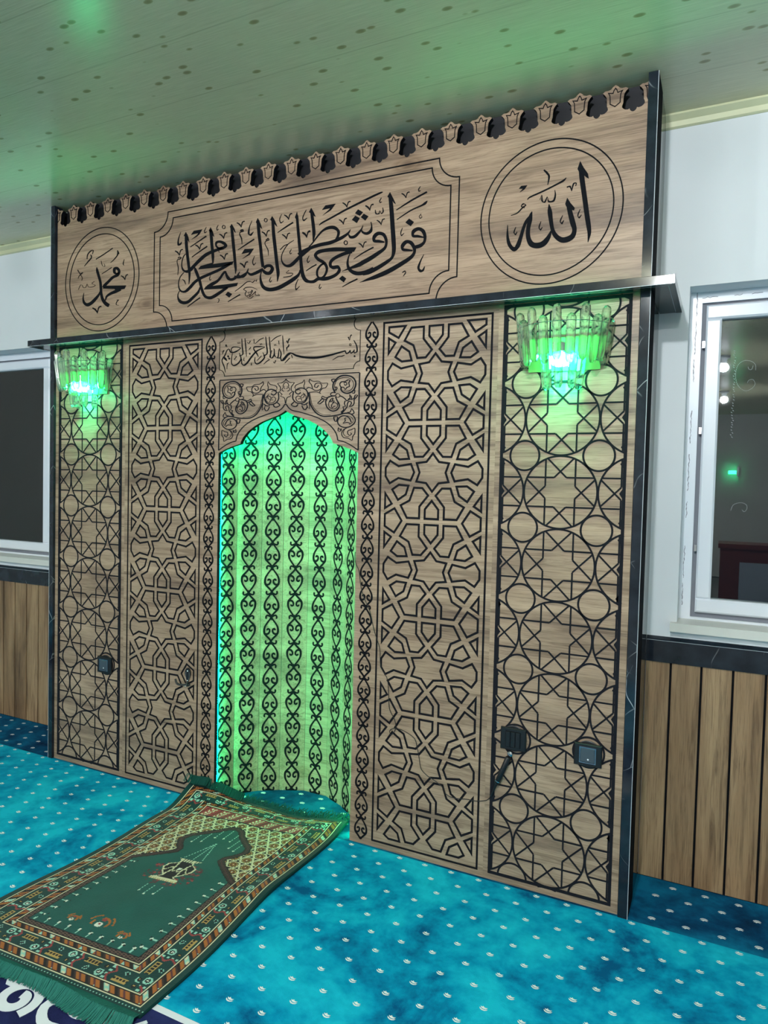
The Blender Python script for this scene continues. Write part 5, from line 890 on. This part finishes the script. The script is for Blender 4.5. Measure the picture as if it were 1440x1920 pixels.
    na = near_arch(0); m = inn & (na < 0.0125) & (d > 0.1435); put(m, 'brown'); put(m & (na > 0.009), 'dark'); put(m & (((cells(gx) + 2 * cells(gy)) % 7) < 1), 'dark'); put(m & (na < 0.003) & (((cells(gx) + cells(gy)) % 4) < 2), 'plum')
    # red panel with cream leaves
    rp = inn & (gy > 0.090) & (gy < 0.150); put(rp, 'red'); put(rp & ((gy < 0.0945) | (gy > 0.1455)), 'dark')
    k = np.mod(gx - 0.15 + 0.5 * (gy - 0.12), 0.056) - 0.028; put(rp & (np.abs(k + 0.026) < 0.0025), 'dark')
    leaf = rp & (np.abs(gy - 0.12) < 0.023) & (np.abs(np.abs(k) - 0.0075) < 0.0055) & (np.mod(gy + np.abs(k) * 0.8, 0.013) < 0.0075); put(leaf, 'cream')
    # buds along the field edge
    fd = np.minimum(np.minimum(gx - 0.165, Wd - 0.165 - gx), 0.935 - gy)
    fld = inn & (d >= 0.165) & (gy > 0.53)
    al2 = np.where((0.935 - gy) < np.minimum(gx - 0.165, Wd - 0.165 - gx), gx, gy); kq = np.mod(al2, 0.040) - 0.02
    put(fld & (np.abs(kq) < 0.0022) & (fd > 0.004) & (fd < 0.016), 'mint'); put(fld & (np.hypot(kq, fd - 0.022) < 0.0055), 'pale'); put(fld & (np.hypot(kq - 0.004, fd - 0.020) < 0.0032), 'dark'); put(fld & (np.hypot(kq + 0.007, fd - 0.030) < 0.0025), 'dark')
    # foot flowers
    for fx, fy, s in ((cx, 0.865, 1.0), (cx - 0.09, 0.88, 0.55), (cx + 0.10, 0.885, 0.55)):
        rr = np.hypot(gx - fx, gy - fy)
        put(fld & (np.abs(rr - 0.026 * s) < 0.0035) & ((gx - fx) * (gy - fy) < 0.0002 * s) & (gy < fy + 0.012 * s), 'orange'); put(fld & (np.abs(rr - 0.040 * s) < 0.003) & (gy < fy - 0.005) & (np.abs(gx - fx) > 0.018 * s), 'orange')
        put(fld & (np.hypot(gx - fx, gy - fy - 0.006) < 0.012 * s), 'pale'); put(fld & (np.hypot(gx - fx, gy - fy + 0.018 * s) < 0.008 * s), 'red'); put(fld & (np.hypot(gx - fx, gy - fy - 0.004) < 0.004 * s), 'red')
    # vase
    vp = [(0.455, 0.048), (0.470, 0.030), (0.480, 0.030), (0.500, 0.060), (0.525, 0.063), (0.550, 0.045), (0.570, 0.026), (0.578, 0.034), (0.588, 0.056), (0.600, 0.056)]
    vy, vw = zip(*vp); vh = np.interp(gy, vy, vw, left=-1, right=-1); va = np.abs(gx - cx + 0.004)
    for n in range(240):
        th = rng.rand() * 6.28; rad = 0.045 + 0.055 * rng.rand(); fx, fy = cx + rad * math.cos(th) * 1.05, 0.545 + rad * math.sin(th) * 0.85
        if 0.2 < abs(math.sin(th * 2.0)) and not (fy < 0.48): put((np.abs(gx - fx) < 0.0042) & (np.abs(gy - fy) < 0.0030), 'plum' if n % 3 else 'red')
    put(va < vh, 'dark'); put((va < vh) & (vh - va < 0.0065), 'cream'); put((va < vh) & (gy < 0.472), 'cream'); put((va < vh) & (gy < 0.470) & (np.mod(gx, 0.010) < 0.0030), 'dark'); put((va < vh) & (gy > 0.582), 'cream'); put((va < vh) & (gy > 0.594) & (np.mod(gx, 0.009) < 0.003), 'tan')
    body = (va < vh - 0.008) & (gy > 0.485) & (gy < 0.565)
    put(body & (np.abs(np.sin(va * 170) * 0.012 + 0.525 - gy) < 0.0035), 'cream'); put(body & (np.abs(va - 0.018 - 0.2 * np.abs(gy - 0.525)) < 0.003), 'cream'); put(body & (np.hypot(gx - cx, gy - 0.518) < 0.008), 'pale')
    # hanging lamp chains and dashes
    def dash(x0, y0, x1, y1, k='mint'):
        n = int(math.hypot(x1 - x0, y1 - y0) / (c * 0.5))
        for i in range(n):
            if (i // 3) % 2 == 0:
                t_ = i / n; ix, iy = int((x0 + (x1 - x0) * t_) / c), int((y0 + (y1 - y0) * t_) / c)
                img[iy, ix] = pal[k]
    for tx in (-0.040, 0.0, 0.036): dash(cx, 0.322, cx + tx, 0.448)
    for i, tx in enumerate((-0.092, -0.062, -0.034, 0.0, 0.034, 0.062, 0.092)):
        y0 = float(np.interp(abs(tx), pw[:6], py[:6])) + 0.022; L = 0.05 + 0.012 * (i % 2); dash(cx + tx, y0, cx + tx, y0 + L); put(np.hypot(gx - cx - tx, gy - y0 - L) < 0.004, 'pale')
    for i, tx in enumerate((-0.030, 0.0, 0.030)): dash(cx + tx, 0.635, cx + tx, 0.672 + 0.012 * (i == 1)); put(np.hypot(gx - cx - tx, gy - 0.676 - 0.012 * (i == 1)) < 0.004, 'pale')
    # knots: dashed seam near the front edge
    put((np.abs(dyf - 0.012) < c * .6) & ((cells(gx) % 3) == 0), 'mint')
    # --- surface
    BL, BR, FR, FL = np.array((-.415, -.030)), np.array((.262, .100)), np.array((.286, -.998)), np.array((-.450, -1.030))
    u = np.linspace(0, 1, NX + 1); v = np.linspace(0, 1, NY + 1); U, V = np.meshgrid(u, v)
    px = (1 - V) * ((1 - U) * BL[0] + U * BR[0]) + V * ((1 - U) * FL[0] + U * FR[0])
    py_ = (1 - V) * ((1 - U) * BL[1] + U * BR[1]) + V * ((1 - U) * FL[1] + U * FR[1])
    # edge waviness
    px += 0.016 * np.sin(V * 7.5 + 1.2) * (U > 0.5) * (U - 0.5) * 2 * V * (1 - V) * 3 - 0.010 * np.sin(V * 9 + 0.5) * (U < 0.5) * (0.5 - U) * 2
    py_ += 0.018 * np.sin(U * 5.2 + 0.4) * (1 - V) ** 3
    z = 0.009 + 0.062 * np.clip(1 - U / 0.42, 0, 1) ** 1.3 * np.clip(1 - V / 0.14, 0, 1) ** 1.6
    z += 0.014 * np.exp(-((V - 0.02) / 0.06) ** 2) * (0.5 + 0.5 * np.sin(U * 7)) + 0.004 * np.sin(U * 9 + V * 5) ** 2 * (1 - V)
    z += 0.006 * np.exp(-((U - 0.97) / 0.05) ** 2 - ((V - 0.47) / 0.07) ** 2)
    # left back corner leans on the carved panel and slips round it only inside the opening
    lim = np.where(px < -0.325, -0.012, 9.0); over = np.clip(py_ - lim, 0, None); py_ = np.minimum(py_, lim); z += over
    verts = np.stack([px, py_, z], -1).reshape(-1, 3)
    idx = np.arange((NY + 1) * (NX + 1)).reshape(NY + 1, NX + 1)
    faces = np.stack([idx[:-1, :-1], idx[1:, :-1], idx[1:, 1:], idx[:-1, 1:]], -1).reshape(-1, 4)
    root = thing('prayer_rug', 'green patterned prayer rug with a woven arch and vase, lying before the niche', 'rug', (-0.08, -0.5, 0.0))
    mb = MB(); mb.v = [tuple(map(float, p)) for p in verts]; mb.f = [tuple(map(int, f)) for f in faces]
    o = link('pile', mb, RUG, root, smooth=True)
    a = o.data.color_attributes.new('knots', 'FLOAT_COLOR', 'CORNER')
    cols = np.ones((NY * NX, 4)); cols[:, :3] = img.reshape(-1, 3)
    a.data.foreach_set('color', np.repeat(cols, 4, axis=0).astype(np.float32).ravel())
    ring = list(idx[0, :]) + list(idx[1:, -1]) + list(idx[-1, -2::-1]) + list(idx[-2:0:-1, 0])
    e = MB(); pts = [verts[i] for i in ring]; n = len(pts); cen = np.array((-0.08, -0.46, 0))
    for i in range(n):
        p, q = pts[i], pts[(i + 1) % n]
        def outw(p_):
            w_ = p_ - cen; w_[2] = 0; return p_ + w_ / (np.linalg.norm(w_) + 1e-9) * 0.004
        P1, Q1 = outw(p.copy()), outw(q.copy())
        if P1[0] < -0.32: P1[1] = min(P1[1], -0.006)
        if Q1[0] < -0.32: Q1[1] = min(Q1[1], -0.006)
        bz = lambda w_: (w_[0], w_[1], max(0.0015, w_[2] - 0.009))
        e.quad(tuple(p), tuple(q), (Q1[0], Q1[1], Q1[2] - 0.003), (P1[0], P1[1], P1[2] - 0.003)); e.quad((P1[0], P1[1], P1[2] - 0.003), (Q1[0], Q1[1], Q1[2] - 0.003), bz(Q1), bz(P1))
    link('selvage', e, RUGEDGE, root)
    # fringes
    grid = verts.reshape(NY + 1, NX + 1, 3)
    f = MB(); rr = random.Random(5)
    for k in range(900):
        t_ = (k + rr.random()) / 900; i = min(NX, int(t_ * NX)); p = Vector(grid[-1, i]); L = 0.052 + rr.random() * 0.010 + 0.012 * math.sin(t_ * 9); s_ = 0.012 * math.sin(t_ * 14) + rr.uniform(-.003, .003)
        hz = 0.010 + 0.012 * max(0, math.sin(t_ * 11 + 0.5))
        f.tube([p, p + Vector((s_ * .4, -L * .4, 0.006 + hz * 0.4)), p + Vector((s_, -L * .8, hz * .2 - 0.004)), p + Vector((s_ * 1.5, -L, 0.0052 - p.z))], [0.0013, 0.0014, 0.0013, 0.0008], 4, False)
    o = link('fringe', f, FRINGE, root); o['kind'] = 'stuff'; o['label'] = 'teal fringe at the front edge'
    f = MB()
    for k in range(620):
        t_ = (k + rr.random()) / 620; i = min(NX, int(t_ * NX)); p = Vector(grid[0, i]); curl = rr.random()
        if t_ < 0.34: # standing over against the panel
            L = 0.034 + rr.random() * 0.012; lean = rr.uniform(-.010, .004)
            yl = -0.006 if p.x < -0.325 else 0.05
            q1 = p + Vector((lean - .004, 0.012, 0.018)); q2 = p + Vector((lean * 2 - .006, 0.004, 0.022 + 0.004 * curl)); q3 = p + Vector((lean * 2 + .004, -0.026 - 0.010 * curl, 0.008))
            pts_ = [p, q1, q2, q3]
            for q in pts_: q.y = min(q.y, yl)
        else:
            pts_ = [p]; q = p.copy(); ang = rr.random() * 6.28
            for s_ in range(4):
                ang += rr.uniform(-1.6, 1.6); q = q + Vector((0.007 * math.cos(ang), 0.006 + 0.005 * math.sin(ang), rr.uniform(-0.004, 0.007))); q.z = max(q.z, 0.004); pts_.append(q.copy())
        f.tube(pts_, 0.0014, 4, False)
    o = link('fringe', f, FRINGED, root); o['kind'] = 'stuff'; o['label'] = 'dark curled fringe at the niche end'
build_rug()

# ------------------------------------------------------------------ what the room has behind the camera (lights it and shows in the window glass)
def lamp(x, y, lab):
    r = thing('ceiling_lamp', lab, 'ceiling lamp', (x, y, CZ - 0.16), 'bulb lamps on the ceiling')
    m = MB(); m.lathe([(0.050, CZ), (0.050, CZ - 0.02), (0.028, CZ - 0.03), (0.026, CZ - 0.07)], (x, y, 0), 24); link('lamp_holder', m, PVC, r)
    m = MB(); m.lathe([(0.022, CZ - 0.071), (0.036, CZ - 0.085), (0.043, CZ - 0.105), (0.036, CZ - 0.126), (0.016, CZ - 0.138)], (x, y, 0), 24); link('bulb', m, LAMPGLOW, r, smooth=True)
for x, y in ((1.22, -2.12), (1.47, -4.0), (1.47, -6.4), (-1.9, -3.5), (-1.9, -5.6), (-1.9, -7.8)): lamp(x, y, 'round white bulb glowing on the ceiling behind the camera')
gs = thing('green_wall_lamp', 'small green glowing lamp on the rear wall, mirrored in the right window', 'wall lamp', (1.62, YB, 1.66))
m = MB(); m.box(1.56, 1.67, YB + 0.03, YB + 0.10, 1.63, 1.68); b2 = MB(); b2.box(1.68, 1.71, YB + 0.001, YB + 0.03, 1.60, 1.74); b2.box(1.60, 1.69, YB + 0.001, YB + 0.0295, 1.645, 1.665); link('lamp_bracket', b2, CHROME, gs)
link('lamp_body', m, emit('rear_green_glow', (0.03, 1.0, 0.35, 1), 40.0), gs)
cb = thing('low_cabinet', 'low dark red cabinet with a grey board, mirrored in the right window', 'cabinet', (1.9, -5.4, 0))
m = MB(); m.box(1.50, 2.45, -5.65, -5.20, 0, 0.74); m.box(1.48, 2.47, -5.67, -5.18, 0.74, 0.79); link('carcass', m, DOORWOOD, cb)
m = MB(); m.box(1.69, 2.30, -5.197, -5.180, 0.02, 0.60); link('front_board', m, GREYPANEL, cb)
